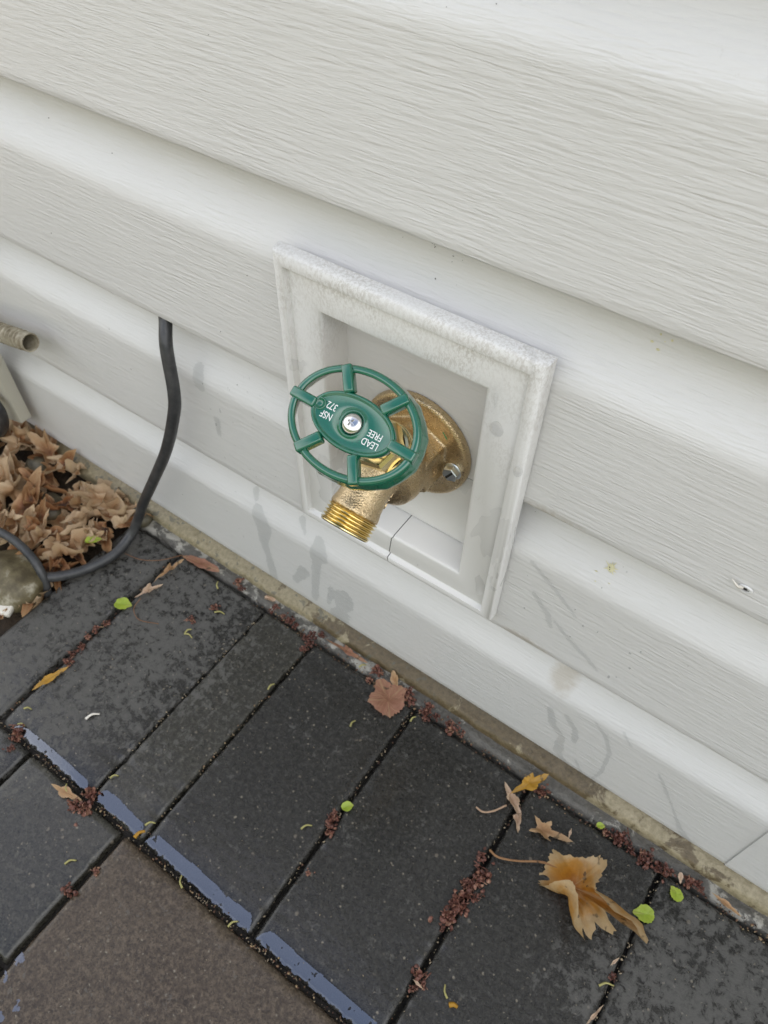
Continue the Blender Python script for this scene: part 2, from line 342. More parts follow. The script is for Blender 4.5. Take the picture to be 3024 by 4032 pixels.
# ------------------------------------------------------------------ ground
GV = []; GF = []
rows = [(9, -.06), (-.62, -.06), (-.621, -.03), (-3.2, -.03), (-3.9, .5), (-4.6, 1.8), (-6, 2.9), (-16, 3.2)]  # far rows rise into an added, unseen bank that blocks light from the horizon
for y, z in rows: GV += [(-14, y, z), (14, y, z)]
for i in range(len(rows)-1): GF.append((2*i, 2*i+1, 2*i+3, 2*i+2))
g = pymesh('ground', GV, GF, M_patio, None, False); g.data.materials.append(M_skyblock)
for i, p in enumerate(g.data.polygons): p.material_index = 1 if i >= 3 else 0
props(g, kind='structure')
def heightsheet(name, x0, x1, y0, y1, nx, ny, fz, mat, keep=None):
    V = []; F = []
    for j in range(ny+1):
        for i in range(nx+1):
            x = x0+(x1-x0)*i/nx; y = y0+(y1-y0)*j/ny; V.append((x, y, fz(x, y)))
    for j in range(ny):
        for i in range(nx):
            a = j*(nx+1)+i
            if keep is None or keep((V[a][0]+V[a+nx+2][0])/2, (V[a][1]+V[a+nx+2][1])/2): F.append((a, a+1, a+nx+2, a+nx+1))
    used = sorted({v for f in F for v in f}); mp = {v: i for i, v in enumerate(used)}
    return pymesh(name, [V[v] for v in used], [tuple(mp[v] for v in f) for f in F], mat)
soil = heightsheet('soil', -1.2, -.2205, -.62, .03, 90, 60, lambda x, y: -.016+.007*fbm(x, y, 14), M_soil); props(soil, kind='structure')
path = heightsheet('paved_path', -.219, 1.2, -.615, -.0115, 90, 40, lambda x, y: -.0085+.0012*fbm(x, y, 60), M_sand); props(path, kind='structure')

def paver(x0, x1, y0, y1, mat, seed, outer=0, dz=0, cut=None):
    nx = max(8, int((x1-x0)/.0035)); ny = max(8, int((y1-y0)/.0035)); V = []; F = []
    def us(n, L):                                       # finer spacing near the edges
        t = [k/n for k in range(n+1)]; e = [0, .0008/L, .002/L, .0035/L, .006/L]
        t = sorted(set(e+[1-v for v in e]+[v for v in t if .008/L < v < 1-.008/L])); return t
    U = us(nx, x1-x0); W = us(ny, y1-y0)
    for v in W:
        for u in U:
            x = x0+(x1-x0)*u; y = y0+(y1-y0)*v
            dx = min(x-x0, x1-x); dyo = y-y0; dyi = y1-y
            dmin = min(dx, dyi, dyo)
            e = .0035; z = 0
            z -= .0030*(1-min(1, dx/e))**2.2 + .0030*(1-min(1, dyi/e))**2.2 + .0030*(1-min(1, dyo/e))**2.2
            if outer: z -= .0019*(1-min(1, dyo/.0135))
            z += .00022*fbm(x, y, 28, seed) - .0022*max(0, fbm(x, y, 150, seed+3)-.12)*(1 if dmin < .005 else .12)
            if dmin < .0005:
                j = .0009*fbm(x, y, 110, seed+9)
                if dx < .0005: x += j
                else: y += j
            V.append((x, y, z+dz))
    a, b = len(U), len(W)
    for j in range(b-1):
        for i in range(a-1): F.append((j*a+i, j*a+i+1, (j+1)*a+i+1, (j+1)*a+i))
    rim = [i for i in range(a)]+[j*a+a-1 for j in range(1, b)]+[(b-1)*a+i for i in range(a-2, -1, -1)]+[j*a for j in range(b-2, 0, -1)]
    base = len(V)
    for r in rim: V.append((V[r][0], V[r][1], -.055))
    n = len(rim)
    for k in range(n): F.append((rim[(k+1) % n], rim[k], base+k, base+(k+1) % n))
    return pymesh('paver', V, F, mat, path)
XS = [-.2185, -.1535, -.0463, .0087, .1145, .22, .3254, .431, .537, .643, .749]
gapl = [.0012, .0026, .0007, .0009, .0013, .0012, .0012, .001, .001, .001, .001]
tints = [M_dark, M_dark, M_olive, M_dark, M_dark, M_dark, M_dark, M_olive, M_dark, M_dark]
for i in range(10):
    paver(XS[i]+gapl[i], XS[i+1]-gapl[i+1], -.2143, -.0135, tints[i], i, outer=1, dz=(-.0008, 0, .0004, 0, -.0004, .0003, 0, 0, 0, 0)[i])
for k, (a, b, m) in enumerate([(-.2185, -.1115, M_dark), (-.1085, -.0078, M_olive), (-.0035, .2005, M_brownp), (.2035, .305, M_brownp), (.308, .512, M_olive), (.515, .75, M_dark)]):
    paver(a, b, -.4247 if k == 2 else -.3197, -.2178, m, 20+k, outer=1 if k < 2 else 0, dz=-.0004*k % .0007)
for k, (a, b, m) in enumerate([(-.2185, -.0085, M_dark), (.2040, .31, M_brownp), (.313, .52, M_dark)]):
    paver(a, b, -.425, -.3228, m, 30+k)
for k, (a, b, m) in enumerate([(-.2185, -.10, M_olive), (-.097, .11, M_brownp), (.113, .31, M_dark), (.313, .52, M_olive)]):
    paver(a, b, -.53, -.4275, m, 40+k)

# water standing on the tilted outer edges of the first row: a thin sheet per paver
def film(x0, x1, seed, wid=.0125, y0=-.2143):
    def k(x, y):
        t = (y-y0); e = min(x-x0, x1-x)
        wv = wid*(.93+.10*fbm(x, 0, 30, seed)) - .010*max(0, 1-e/.007)**2
        return .0016+.0016*fbm(x, 3, 220, seed+2) < t < wv and e > .001 and fbm(x, y, 160, seed+4) < .62+.02*t/.0135
    o = heightsheet('water_film', x0, x1, y0, y0+wid*1.12, int((x1-x0)/.0007), 22, lambda x, y: .0009-.0019*(1-min(1, (y-y0)/.0135))*1.0-.0002, M_film, k)
    props(o, kind='stuff'); o.parent = path; return o
for x0, x1, s in ((-.139, -.0500, 1), (-.0440, .0072, 2), (.0107, .1118, 3), (.1175, .218, 4), (.235, .30, 5)): film(x0, x1, s, .0085 if s == 1 else .0118)
film(-.100, -.022, 7, .0125, -.3197)
def pud(x0, x1, y0, y1, thr, seed, sc=38, fz=lambda x, y: .0006, bias=lambda x, y: 0):
    o = heightsheet('water_film', x0, x1, y0, y1, int((x1-x0)/.0008), int((y1-y0)/.0008), fz, M_film, lambda x, y: fbm(x, y, sc, seed)+bias(x, y) > thr)
    props(o, kind='stuff'); o.parent = path; return o
# standing water at the brown paver's left rim, and on the paver left of it
pud(-.0030, .060, -.348, -.300, .12, 5, 70, lambda x, y: .0006, lambda x, y: .42-abs(y+.330+.25*(x-.02))/.0075*.5-max(0, x-.045)*20)
pud(-.0034, .0100, -.330, -.2550, .10, 9, 90, lambda x, y: .0003-.35*max(0, .0008-x), lambda x, y: .30-abs(x-.0020)/.0032*.5)
# ------------------------------------------------------------------ foundation and mortar ledge
def strip(name, prof, x0, x1, nx, mat, amp=.0008, seed=0, fx=None):
    V = []; F = []; m = len(prof)
    for i in range(nx+1):
        x = x0+(x1-x0)*i/nx
        for k, (y, z) in enumerate(prof):
            a = amp*(1 if 0 < k < m-1 else .5)
            dy, dz = (fx(x, k) if fx else (0, 0))
            V.append((x, y+a*fbm(x, k*.01, 45, seed+k*.3)+dy, z+a*.8*fbm(x, k*.013, 60, seed+5+k*.2)+dz))
    for i in range(nx):
        for k in range(m-1): F.append((i*m+k, (i+1)*m+k, (i+1)*m+k+1, i*m+k+1))
    return pymesh(name, V, F, mat)
fnd = strip('foundation', [(.035, .030), (.0235, .026), (.0195, .012), (.012, .0065), (.0065, .0048), (.0030, .0030), (.0015, -.001), (.0010, -.01)], -1.1, 1.2, 900, M_found, .0011, 1,
            lambda x, k: ((-.0012, .0022) if (x > .26 and k >= 3 and k <= 5) else (0, 0)))
props(fnd, kind='structure')
lg = strip('mortar_ledge', [(.006, -.0012), (.002, -.0022), (-.001, -.0016), (-.0045, -.0010), (-.0080, -.0016), (-.0098, -.0045), (-.0105, -.03)], -.26, 1.2, 800, M_ledge, .0013, 4)
props(lg, kind='structure')

# ------------------------------------------------------------------ house wall: one siding panel per course
wall = bpy.data.objects.new('house_wall', None); C.objects.link(wall)
props(wall, 'off white vinyl clad house wall with horizontal wood grain laps behind the tap', 'wall')
bm = bmesh.new(); box(bm, -1.25, 3.4, .034, 5.0, -.05, 2.22); bmobj('sheathing', bm, M_sheath, wall, False)
Z0 = [.0135, .1392, .2658, .3936]
while Z0[-1] < 2.0: Z0.append(Z0[-1]+.1276)
def course_profile(z0, h):
    P = [(.024, z0+.0035), (.0225, z0+.0008), (.0125, z0), (.0112, z0+.0004), (.0106, z0+.0016), (.0106, z0+.006)]
    z = .012
    while z < h+.010:
        y = .0106+.0007*z/.08
        y += .0170*sstep(.081, .114, z)
        P.append((y, z0+z)); z += .0032
    return P
def siding_panel(z0, h, xa, xb, dy=0, hole=None, hole2=None):
    P = course_profile(z0, h); n = max(2, int((xb-xa)/.02)); X = [xa+(xb-xa)*i/n for i in range(n+1)]
    V = []; F = []; m = len(P)
    for x in X:
        for y, z in P:
            V.append((x, y+dy+.0008*fbm(x, z, 4, 2)*sstep(.0, .02, z-z0), z+.0005*fbm(x, z0, 5, 1)))
    for i in range(len(X)-1):
        xm = (X[i]+X[i+1])/2
        for k in range(m-1):
            zm = (P[k][1]+P[k+1][1])/2
            if .010 < xm < .140 and .165 < zm < .357: continue
            F.append((i*m+k, (i+1)*m+k, (i+1)*m+k+1, i*m+k+1))
    return pymesh('siding_panel', V, F, M_siding, wall)
for i, z0 in enumerate(Z0):
    h = (Z0[i+1] if i+1 < len(Z0) else z0+.1276)-z0; hole = i in (1, 2)
    splits = {0: .3575, 6: .9, 9: -.3, 12: .6}.get(i)
    if splits is None: siding_panel(z0, h, -1.25, 3.4, 0, hole)
    else:
        siding_panel(z0, h, -1.25, splits+.006, 0 if i == 0 else -.0006, hole); siding_panel(z0, h, splits, 3.4, -.0010 if i == 0 else 0, hole)
# torn nail hole with a lifted flap in the lap right of the block
bm = bmesh.new()
V, F = lathe_data([(.0001, .0002), (.0009, .0002), (.0016, .0004), (.0022, .0007), (.0027, .0003), (.0030, -.0002)], Matrix.Translation((.2675, .0109, .2823)) @ Matrix.Rotation(PI/2, 4, 'X') @ Matrix.Diagonal((1.25, .8, 1, 1)), 18)
pymesh('torn_hole_rim', V[18*2:], [f for f in [tuple(i-36 for i in f) for f in F] if min(f) >= 0], M_siding, wall)
pymesh('torn_hole', V[:36]+[Vector((.2675, .0107, .2823))], [tuple(range(18, 36))], M_gap, wall, False)
tube('torn_flap', [(.2660, .0100, .2835), (.2640, .0082, .2848), (.2618, .0088, .2857), (.2604, .0095, .2862)], lambda t: .0009*(1-t*.7), M_chip, wall, 6, 4)

# ------------------------------------------------------------------ mounting block
blk = empty('mounting_block', (.0775, .012, .157)); props(blk, 'square off white vinyl mounting frame round the brass tap, grimy along its top', 'mounting block')
X0, X1, ZB, ZT = -.0022, .1542, .1548, .3648
prof = [(.001, .0100), (0, .0092), (0, .0055), (.0005, .0030), (.0016, .0012), (.0035, .0002), (.0058, .0001), (.0076, .0006), (.0079, .0036), (.0085, .0044), (.0094, .0040), (.0102, .0034), (.0262, .0034), (.0276, .0036), (.0283, .0044), (.0287, .0060), (.0288, .0262)]
V = []; F = []; m = len(prof)
def cx(d, side):                                        # the ragged joint in the bottom member
    w_ = .0740+.0009*math.sin(d*260+1.2)+.0012*sstep(.026, .028, d)
    return w_+.00028*side
st = []
for s in ('split_r', 'BR', 'TR', 'TL', 'BL', 'split_l'):
    for d, y in prof:
        if s == 'split_r': st.append((cx(d if d < .0281 else .0281, 1), y, ZB+d))
        elif s == 'BR': st.append((X1-d, y, ZB+d))
        elif s == 'TR': st.append((X1-d, y, ZT-d))
        elif s == 'TL': st.append((X0+d, y, ZT-d))
        elif s == 'BL': st.append((X0+d, y, ZB+d))
        else: st.append((cx(d if d < .0281 else .0281, -1), y, ZB+d))
for i in range(5):
    for k in range(m-1): F.append((i*m+k, (i+1)*m+k, (i+1)*m+k+1, i*m+k+1))
fr = pymesh('frame', st, F, M_block, blk); sharp(fr, 40)
fr.data.set_sharp_from_angle(angle=math.radians(42)) if hasattr(fr.data, 'set_sharp_from_angle') else None
M_blockp = vinyl('block_back_vinyl', False, .6)
bm = bmesh.new(); box(bm, .0235, .1300, .0252, .028, .2456, .3425, .0003); bmobj('back_plate', bm, M_blockp, blk, False)
bm = bmesh.new(); box(bm, .0235, .1300, .0250, .028, .1843, .2452, .0003); bmobj('back_plate', bm, M_blockp, blk, False)
bm = bmesh.new(); box(bm, .013, .141, .0285, .030, .170, .352); bmobj('backing', bm, M_gap, blk, False)
bm = bmesh.new(); box(bm, .0700, .0780, .0045, .0250, .1570, .1825); bmobj('joint_filler', bm, M_gap, blk, False)

# ------------------------------------------------------------------ hose bib
XC = .078
bib = empty('hose_bib', (XC, .025, .2195)); props(bib, 'brass garden tap with oval green handwheel fixed inside the vinyl mounting block', 'garden tap')
TH = math.radians(56); N = Vector((0, -math.cos(TH), math.sin(TH)))
WC = Vector((XC, -.0392, .3205))
AL = math.radians(33); OD = Vector((0, -math.cos(AL), -math.sin(AL)))
TIP = Vector((XC, -.0487, .2472)); J = TIP-OD*.049
bm = bmesh.new()
def add(V, F):
    b = [bm.verts.new(v) for v in V]
    for f in F: bm.faces.new([b[i] for i in f])
MY = frame_to((XC, .025, .256), (0, -1, 0))
def addl(prof, M, seg=48): add(*lathe_data(prof, M, seg, True))
addl([(.0362, 0), (.0366, .0030), (.0360, .0052), (.0340, .0060), (.030, .0056)], MY, 96)
hexv = []
for h, r in ((.004, .0240), (.0235, .0236)):
    for k in range(6):
        a = PI/2+k*PI/3; hexv.append(Vector((XC+r*math.cos(a), .025-h, .256+r*math.sin(a))))
add(hexv, [(0, 1, 2, 3, 4, 5), (11, 10, 9, 8, 7, 6)]+[(k, (k+1) % 6, 6+(k+1) % 6, 6+k) for k in range(6)])
addl([(.0195, .018), (.0205, .026), (.0212, .031), (.0195, .0375), (.0150, .0415), (.008, .0435)], MY)
bmesh.ops.create_icosphere(bm, subdivisions=4, radius=.0205, matrix=Matrix.Translation((XC, -.0030, .2625)))
MS = frame_to(WC-N*.051, -N)
addl([(.0168, 0), (.0170, .003), (.0165, .008), (.0172, .014), (.015, .022)], MS)
MO = frame_to(J, OD)
addl([(.0150, -.004), (.0156, .004), (.0146, .012), (.0136, .020), (.0132, .027), (.0136, .032), (.0146, .0365), (.0146, .0385)], MO)
body = bmobj('body', bm, M_bronze, bib)
md = body.modifiers.new('r', 'REMESH'); md.mode = 'VOXEL'; md.voxel_size = .0008
ms = body.modifiers.new('s', 'SMOOTH'); ms.iterations = 7; ms.factor = .5
dg = bpy.context.evaluated_depsgraph_get(); me = bpy.data.meshes.new_from_object(body.evaluated_get(dg)); body.modifiers.clear(); body.data = me
for p in me.polygons: p.use_smooth = True
if not me.materials: me.materials.append(M_bronze)
# threaded outlet
pr = [(.0120, .0375), (.0138, .0378)]; t = .0383
while t < .0475: pr += [(.0134, t), (.0152, t+.0008), (.0153, t+.0010), (.0134, t+.0019)]; t += .00215
pr += [(.0146, .0484), (.0146, .0490), (.0138, .0496), (.0112, .0496), (.0108, .0488), (.0104, .040), (.0095, .034), (.0001, .034)]
th = lathe('outlet_thread', pr, MO, M_brass, bib, 72); sharp(th, 30)
# bonnet: collar rings and hex nut round the stem
MN = frame_to(WC-N*.0515, N)
sharp(lathe('bonnet_collar', [(.0162, -.001), (.0164, .0012), (.0160, .0018), (.0146, .0019), (.0146, .0027), (.0156, .0028), (.0157, .0052), (.0150, .0058), (.0135, .0060)], MN, M_brass, bib, 72), 30)
bm = bmesh.new()
hv = [bm.verts.new(MN @ Vector((r*math.cos(k*PI/3+.2), r*math.sin(k*PI/3+.2), h))) for h, r in ((.0058, .0150), (.0160, .0150), (.0178, .0132)) for k in range(6)]
for i in range(2):
    for k in range(6): bm.faces.new([hv[i*6+k], hv[i*6+(k+1) % 6], hv[i*6+6+(k+1) % 6], hv[i*6+6+k]])
bm.faces.new(hv[12:]); bmobj('bonnet_nut', bm, M_brass, bib, False)
sharp(lathe('packing_nut', [(.0098, .0175), (.0100, .0250), (.0092, .0266), (.0060, .0270)], MN, M_brass, bib, 48), 30)
lathe('stem', [(.0042, .026), (.0042, .047)], MN, M_brass, bib, 24)
# cast letters, low relief
def text(name, s, size, M, mat, parent, ext=.0001, sx=1.0):
    cu = bpy.data.curves.new(name, 'FONT'); cu.body = s; cu.size = size; cu.extrude = ext; cu.align_x = 'CENTER'; cu.align_y = 'CENTER'; cu.offset = size*.006
    o = bpy.data.objects.new(name, cu); C.objects.link(o); dg = bpy.context.evaluated_depsgraph_get(); dg.update()
    me = bpy.data.meshes.new_from_object(o.evaluated_get(dg)); bpy.data.objects.remove(o)
    me.transform(M @ Matrix.Diagonal((sx, 1, 1, 1))); me.materials.clear(); me.materials.append(mat)
    return link(name, me, parent, mat, False)
text('cast_marking', 'EB3', .0075, Matrix(((0, 0, 1, XC+.0203), (0, 1, 0, .0100), (-1, 0, 0, .2560), (0, 0, 0, 1))), M_bronze, bib, .0005)
xo = Vector((.80, .0, -.6)); xo = (xo-OD*xo.dot(OD)).normalized(); yo = xo.cross(OD)
R4 = Matrix((( -OD.x, yo.x, xo.x, 0), (-OD.y, yo.y, xo.y, 0), (-OD.z, yo.z, xo.z, 0), (0, 0, 0, 1)))
text('cast_marking', 'C125', .0062, Matrix.Translation(J+OD*.022+xo*.0133) @ R4, M_bronze, bib, .0006)
# handwheel in its own plane: u right, v up the tilted plane, n towards the viewer
u = Vector((1, 0, 0)); v = N.cross(u); MW = Matrix(((u.x, v.x, N.x, WC.x), (u.y, v.y, N.y, WC.y), (u.z, v.z, N.z, WC.z), (0, 0, 0, 1))) @ Matrix.Rotation(math.radians(-2.5), 4, 'Z')
mm = .001
def ellring(prof, a, b, seg=144, bumpf=None, closed=True):
    V = []; F = []; m = len(prof)
    for k in range(seg):
        t = 2*PI*k/seg; c, s = math.cos(t), math.sin(t); nx, ny = c/a, s/b; L = math.hypot(nx, ny); nx /= L; ny /= L
        for r, h in prof:
            rr = r+(bumpf(t, h) if bumpf else 0)
            V.append(MW @ Vector(((a*c+rr*nx)*mm, (b*s+rr*ny)*mm, h*mm)))
    for k in range(seg):
        q = (k+1) % seg
        for i in range(m if closed else m-1): F.append((k*m+i, k*m+(i+1) % m, q*m+(i+1) % m, q*m+i))
    return V, F
def grip(t, h):
    if h > -3: return 0
    b = max(0, math.cos(12*t+1.57))**2
    return .45*b*min(1, (-h-3)/4)
V, F = ellring([(-2.0, -1.0), (-1.6, -.15), (0, .15), (1.2, -.1), (1.9, -.8), (2.1, -3.5), (2.7, -6.5), (3.1, -8.6), (2.8, -9.6), (2.0, -9.9), (1.2, -9.6), (.6, -7.5), (-.3, -4), (-1.0, -1.8)], 34.8, 26.0, 240, grip)
wheel = pymesh('handwheel', V, F, M_green, bib)
outp = [(36.0, .4), (18.2, 22.6), (-17.6, 22.6), (-36.0, -.4), (-18.2, -23.2), (17.0, -23.8)]
inp = [(23.0, .2), (10.6, 12.3), (-9.6, 12.6), (-22.8, -.2), (-10.6, -13.0), (9.6, -13.2)]
for (ox, oy), (ix, iy) in zip(outp, inp):
    bm = bmesh.new(); d = Vector((ox-ix, oy-iy, 0)); L = d.length+1.4; a = math.atan2(d.y, d.x)
    box(bm, -.4, L, -3.15, 3.15, -3.6, 2.0, 1.2, None, 4)
    for vv in bm.verts:                                 # domed top, narrower than the foot
        if vv.co.z > 0: vv.co.y *= .86
        vv.co = MW @ (Matrix.Rotation(a, 4, 'Z') @ vv.co*1.0+Vector((ix, iy, 0)))*1 if False else MW @ (((Matrix.Rotation(a, 4, 'Z') @ vv.co)+Vector((ix, iy, 0)))*mm)
    bmobj('spoke', bm, M_green, wheel)
# hub plate
seg = 144; V = []; F = []
rings = [('e', 24.2, 13.7, -4.0), ('e', 24.4, 13.9, -.9), ('e', 24.0, 13.5, .1), ('e', 23.3, 12.8, .4), ('e', 22.6, 12.1, .1), ('e', 22.2, 11.7, -.75), ('e', 21.6, 11.2, -.95), ('e', 12, 8.6, -.95), ('e', 7.1, 7.1, -.95), ('e', 6.8, 6.8, -.45), ('e', 6.3, 6.3, -.35), ('e', 5.9, 5.9, -.7), ('e', 5.7, 5.7, -3.4), ('e', .01, .01, -3.4)]
for _, a, b, h in rings:
    for k in range(seg):
        t = 2*PI*k/seg; V.append(MW @ Vector((a*math.cos(t)*mm, b*math.sin(t)*mm, h*mm)))
for i in range(len(rings)-1):
    for k in range(seg): F.append((i*seg+k, i*seg+(k+1) % seg, (i+1)*seg+(k+1) % seg, (i+1)*seg+k))
V2, F2 = ellring([(-1, -4.0), (-9.5, -4.2), (-9.5, -5.5)], 24.2, 13.7, 144, None, False)
o0 = len(V); V += V2; F += [tuple(i+o0 for i in f) for f in F2]
pymesh('hub_plate', V, F, M_green, wheel)
lathe('hub_boss', [(5.4*mm, -.0150), (5.6*mm, -.004), (3*mm, -.0036)], MW, M_green, wheel, 36)
lathe('dimple', [(3.3*mm, -.00100), (3.1*mm, .00002), (2.8*mm, .00010), (2.3*mm, -.0004), (1.2*mm, -.0008), (.01*mm, -.0009)], MW @ Matrix.Translation((-20.4*mm, .9*mm, -.0001)), M_green, wheel, 36)
for s, x, y, sz in (('NSF', -14.4, -2.6, 5.1), ('372', -14.2, 2.6, 5.1), ('LEAD', 13.5, -4.1, 4.9), ('FREE', 13.7, .6, 4.9)):
    text('lettering', s, sz*mm, MW @ Matrix.Translation((x*mm, y*mm, -.00088)) @ Matrix.Rotation(PI+.05, 4, 'Z'), M_white, wheel, .00004, .80)
# phillips screw
V = []; F = []; RR = [.01, .2, .35, .5, .65, .8, 1.0, 1.2, 1.4, 1.6, 1.8, 2.0, 2.2, 2.5, 3, 3.6, 4.2, 4.7, 5.0, 5.15]; SG = 96
for rad_ in RR:
    for k in range(SG):
        a = 2*PI*k/SG; h = 1.15*math.sqrt(max(0, 1-(rad_/5.3)**2))*1.9-1.9+.9
        ca, sa = rad_*math.cos(a+.35), rad_*math.sin(a+.35); arm = min(abs(ca), abs(sa)); lng = max(abs(ca), abs(sa))
        h -= 1.3*(1-sstep(.28, .48, arm))*(1-sstep(1.5, 2.0, lng)); V.append(MW @ Vector((rad_*math.cos(a)*mm, rad_*math.sin(a)*mm, h*mm)))
for k in range(SG): V.append(MW @ Vector((5.15*math.cos(2*PI*k/SG)*mm, 5.15*math.sin(2*PI*k/SG)*mm, -3.4*mm)))
for i in range(len(RR)):
    for k in range(SG): F.append((i*SG+k, i*SG+(k+1) % SG, (i+1)*SG+(k+1) % SG, (i+1)*SG+k))
scr = pymesh('wheel_screw', V, F, M_steel, wheel); sharp(scr, 50)
# hex mounting screw with a slot
for sx in (1,):
    MH = frame_to((XC+sx*.0275, .0195, .2520), (0, -1, 0))
    bm = bmesh.new(); hv = [bm.verts.new(MH @ Vector((r*math.cos(k*PI/3+.35), r*math.sin(k*PI/3+.35), h))) for h, r in ((0, .0052), (.0040, .0052), (.0045, .0046)) for k in range(6)]
    for i in range(2):
        for k in range(6): bm.faces.new([hv[i*6+k], hv[i*6+(k+1) % 6], hv[i*6+6+(k+1) % 6], hv[i*6+6+k]])
    bm.faces.new(hv[12:]); hx = bmobj('mounting_screw', bm, M_zinc, bib, False)
    bm = bmesh.new(); box(bm, -.0036, .0036, -.0007, .0007, .0040, .0047, 0, MH @ Matrix.Rotation(1.0, 4, 'Z')); bmobj('slot', bm, M_gap, hx, False)
    lathe('washer', [(.0058, -.0004), (.0058, .0006), (.004, .0007)], MH, M_zinc, hx, 32)
M_gpaint = plain('green_mark', (.01, .25, .10), .4)
pymesh('paint_mark', [(.0965, .0186, .2790), (.0972, .0186, .2792), (.0998, .0186, .2760), (.1001, .0186, .2745), (.0990, .0186, .2753)], [(0, 1, 2, 3, 4)], M_gpaint, bib, False)
# drops on the tap
for c_ in ((-.006, -.0475, .2585), (.008, -.0440, .2640)):
    pass

# ------------------------------------------------------------------ water drops
def drop(name, x, y, z, w_, h_, d_, parent=None):
    bm = bmesh.new(); bmesh.ops.create_uvsphere(bm, u_segments=20, v_segments=12, radius=1)
    for v_ in bm.verts:
        q = v_.co; k = 1-.28*max(0, q.z); v_.co = Vector((q.x*w_*k, q.y*d_*(1.1-.3*q.z), q.z*h_))
    o = bmobj(name, bm, M_water, parent); o.location = (x, y, z); return o
props(drop('water_drop', .1509, .0004, .2981, .0026, .0040, .0016), 'lower and rounder clear water drop hanging on the block\'s right rim', 'water drop')
props(drop('water_drop', .1344, .0036, .3152, .0042, .0052, .0009), 'flat spread water drop on the right side of the block above the rim drop', 'water drop')
bm = bmesh.new(); rr = random.Random(3)
def siding_y(z):
    i = max(k for k in range(len(Z0)) if Z0[k] <= z) if z >= Z0[0] else 0
    q = z-Z0[i]; return .0106+.0007*q/.08+.0170*sstep(.081, .114, q)
for k in range(80):
    rg = rr.choice([(.16, .25, .15, .245), (.165, .26, .03, .12), (-.10, .0, .05, .13), (-.1, -.02, .15, .24)])
    x = rr.uniform(rg[0], rg[1]); z = rr.uniform(rg[2], rg[3]); s = rr.uniform(.0003, .0008)
    bmesh.ops.create_uvsphere(bm, u_segments=10, v_segments=6, radius=1, matrix=Matrix.Translation((x, siding_y(z)-.0001, z)) @ Matrix.Diagonal((s*rr.uniform(.8, 1.2), s*.4, s*rr.uniform(.9, 2.6), 1)))
props(bmobj('water_droplets', bm, M_water), kind='stuff')

M_damp = NM('damp_sheet'); _t = M_damp.n('ShaderNodeBsdfTransparent'); _t.inputs['Color'].default_value = (.91, .915, .915, 1)
_g = M_damp.n('ShaderNodeBsdfGlossy'); _g.inputs['Roughness'].default_value = .12; _x = M_damp.n('ShaderNodeMixShader'); _x.inputs[0].default_value = .025
M_damp.l(_t.outputs[0], _x.inputs[1]); M_damp.l(_g.outputs[0], _x.inputs[2]); M_damp.l(_x.outputs[0], M_damp.out.inputs['Surface']); M_damp = M_damp.m
RUNS = [[(-0.0611, 0.1015, 0.0067), (-0.0568, 0.0917, 0.0096), (-0.058, 0.0691, 0.0054), (-0.0557, 0.0479, 0.0042), (-0.0544, 0.0175, 0.0048)], [(-0.0005, 0.1054, 0.0048), (0.0022, 0.0969, 0.0083), (-0.0014, 0.0755, 0.0048), (-0.0062, 0.0269, 0.0034)], [(-0.0147, 0.0599, 0.0058), (-0.0268, 0.0374, 0.0035)], [(-0.0209, 0.1134, 0.0027), (-0.0147, 0.1061, 0.0015)], [(-0.0693, 0.1137, 0.0033), (-0.0667, 0.1097, 0.002)], [(0.0261, 0.056, 0.0092), (0.0201, 0.0218, 0.0082)], [(0.0142, 0.0557, 0.004), (0.0092, 0.0337, 0.0025)], [(0.2089, 0.0776, 0.0023), (0.2142, 0.0613, 0.003), (0.224, 0.0503, 0.0027), (0.2254, 0.0266, 0.0038), (0.2358, 0.0147, 0.0027), (0.2466, -0.0068, 0.0021)], [(0.2207, 0.0813, 0.0018), (0.2303, 0.0709, 0.0026), (0.2325, 0.0537, 0.0019)], [(0.2399, 0.0951, 0.0012), (0.2493, 0.0852, 0.0016), (0.2567, 0.0678, 0.0018), (0.2587, 0.0362, 0.0014), (0.256, 0.018, 0.001)], [(0.2399, 0.03, 0.0015), (0.2536, 0.0046, 0.0022), (0.2617, -0.0123, 0.0011)], [(0.2891, 0.0795, 0.001), (0.2987, 0.0648, 0.0018), (0.3096, 0.0467, 0.0009), (0.322, 0.0246, 0.002)], [(0.3241, 0.0235, 0.0026), (0.3315, 0.0167, 0.0019)], [(0.1739, 0.1952, 0.0013), (0.1858, 0.1829, 0.0021), (0.1894, 0.173, 0.0015)], [(0.1911, 0.18, 0.001), (0.2046, 0.1687, 0.0016), (0.2171, 0.1618, 0.0018), (0.2249, 0.1555, 0.001)], [(0.1671, 0.2224, 0.0012), (0.1759, 0.2162, 0.0016), (0.1903, 0.2048, 0.0014), (0.2014, 0.1951, 0.001)], [(0.2576, 0.1009, 0.0008), (0.2656, 0.0926, 0.001)], [(-0.0976, 0.2296, 0.005), (-0.0957, 0.2204, 0.0052)], [(-0.0847, 0.1932, 0.0038), (-0.0854, 0.1788, 0.0022)], [(0.1098, 0.2469, 0.0085)]]
V = []; F = []; idx = {}
def inrun(x, z):
    n_ = 1+.45*noise.noise(Vector((x*110, z*70, 1)))+.2*noise.noise(Vector((x*330, z*200, 4)))
    for run in RUNS:
        for (x0, z0, r0), (x1, z1, r1) in zip(run, run[1:] or [(run[0][0], run[0][1]-.002, run[0][2])]):
            dx, dz = x1-x0, z1-z0; L2 = dx*dx+dz*dz or 1e-9; t = max(0, min(1, ((x-x0)*dx+(z-z0)*dz)/L2))
            if math.hypot(x-x0-t*dx, z-z0-t*dz) < (r0+(r1-r0)*t)*n_: return True
    return False
ST = .0008
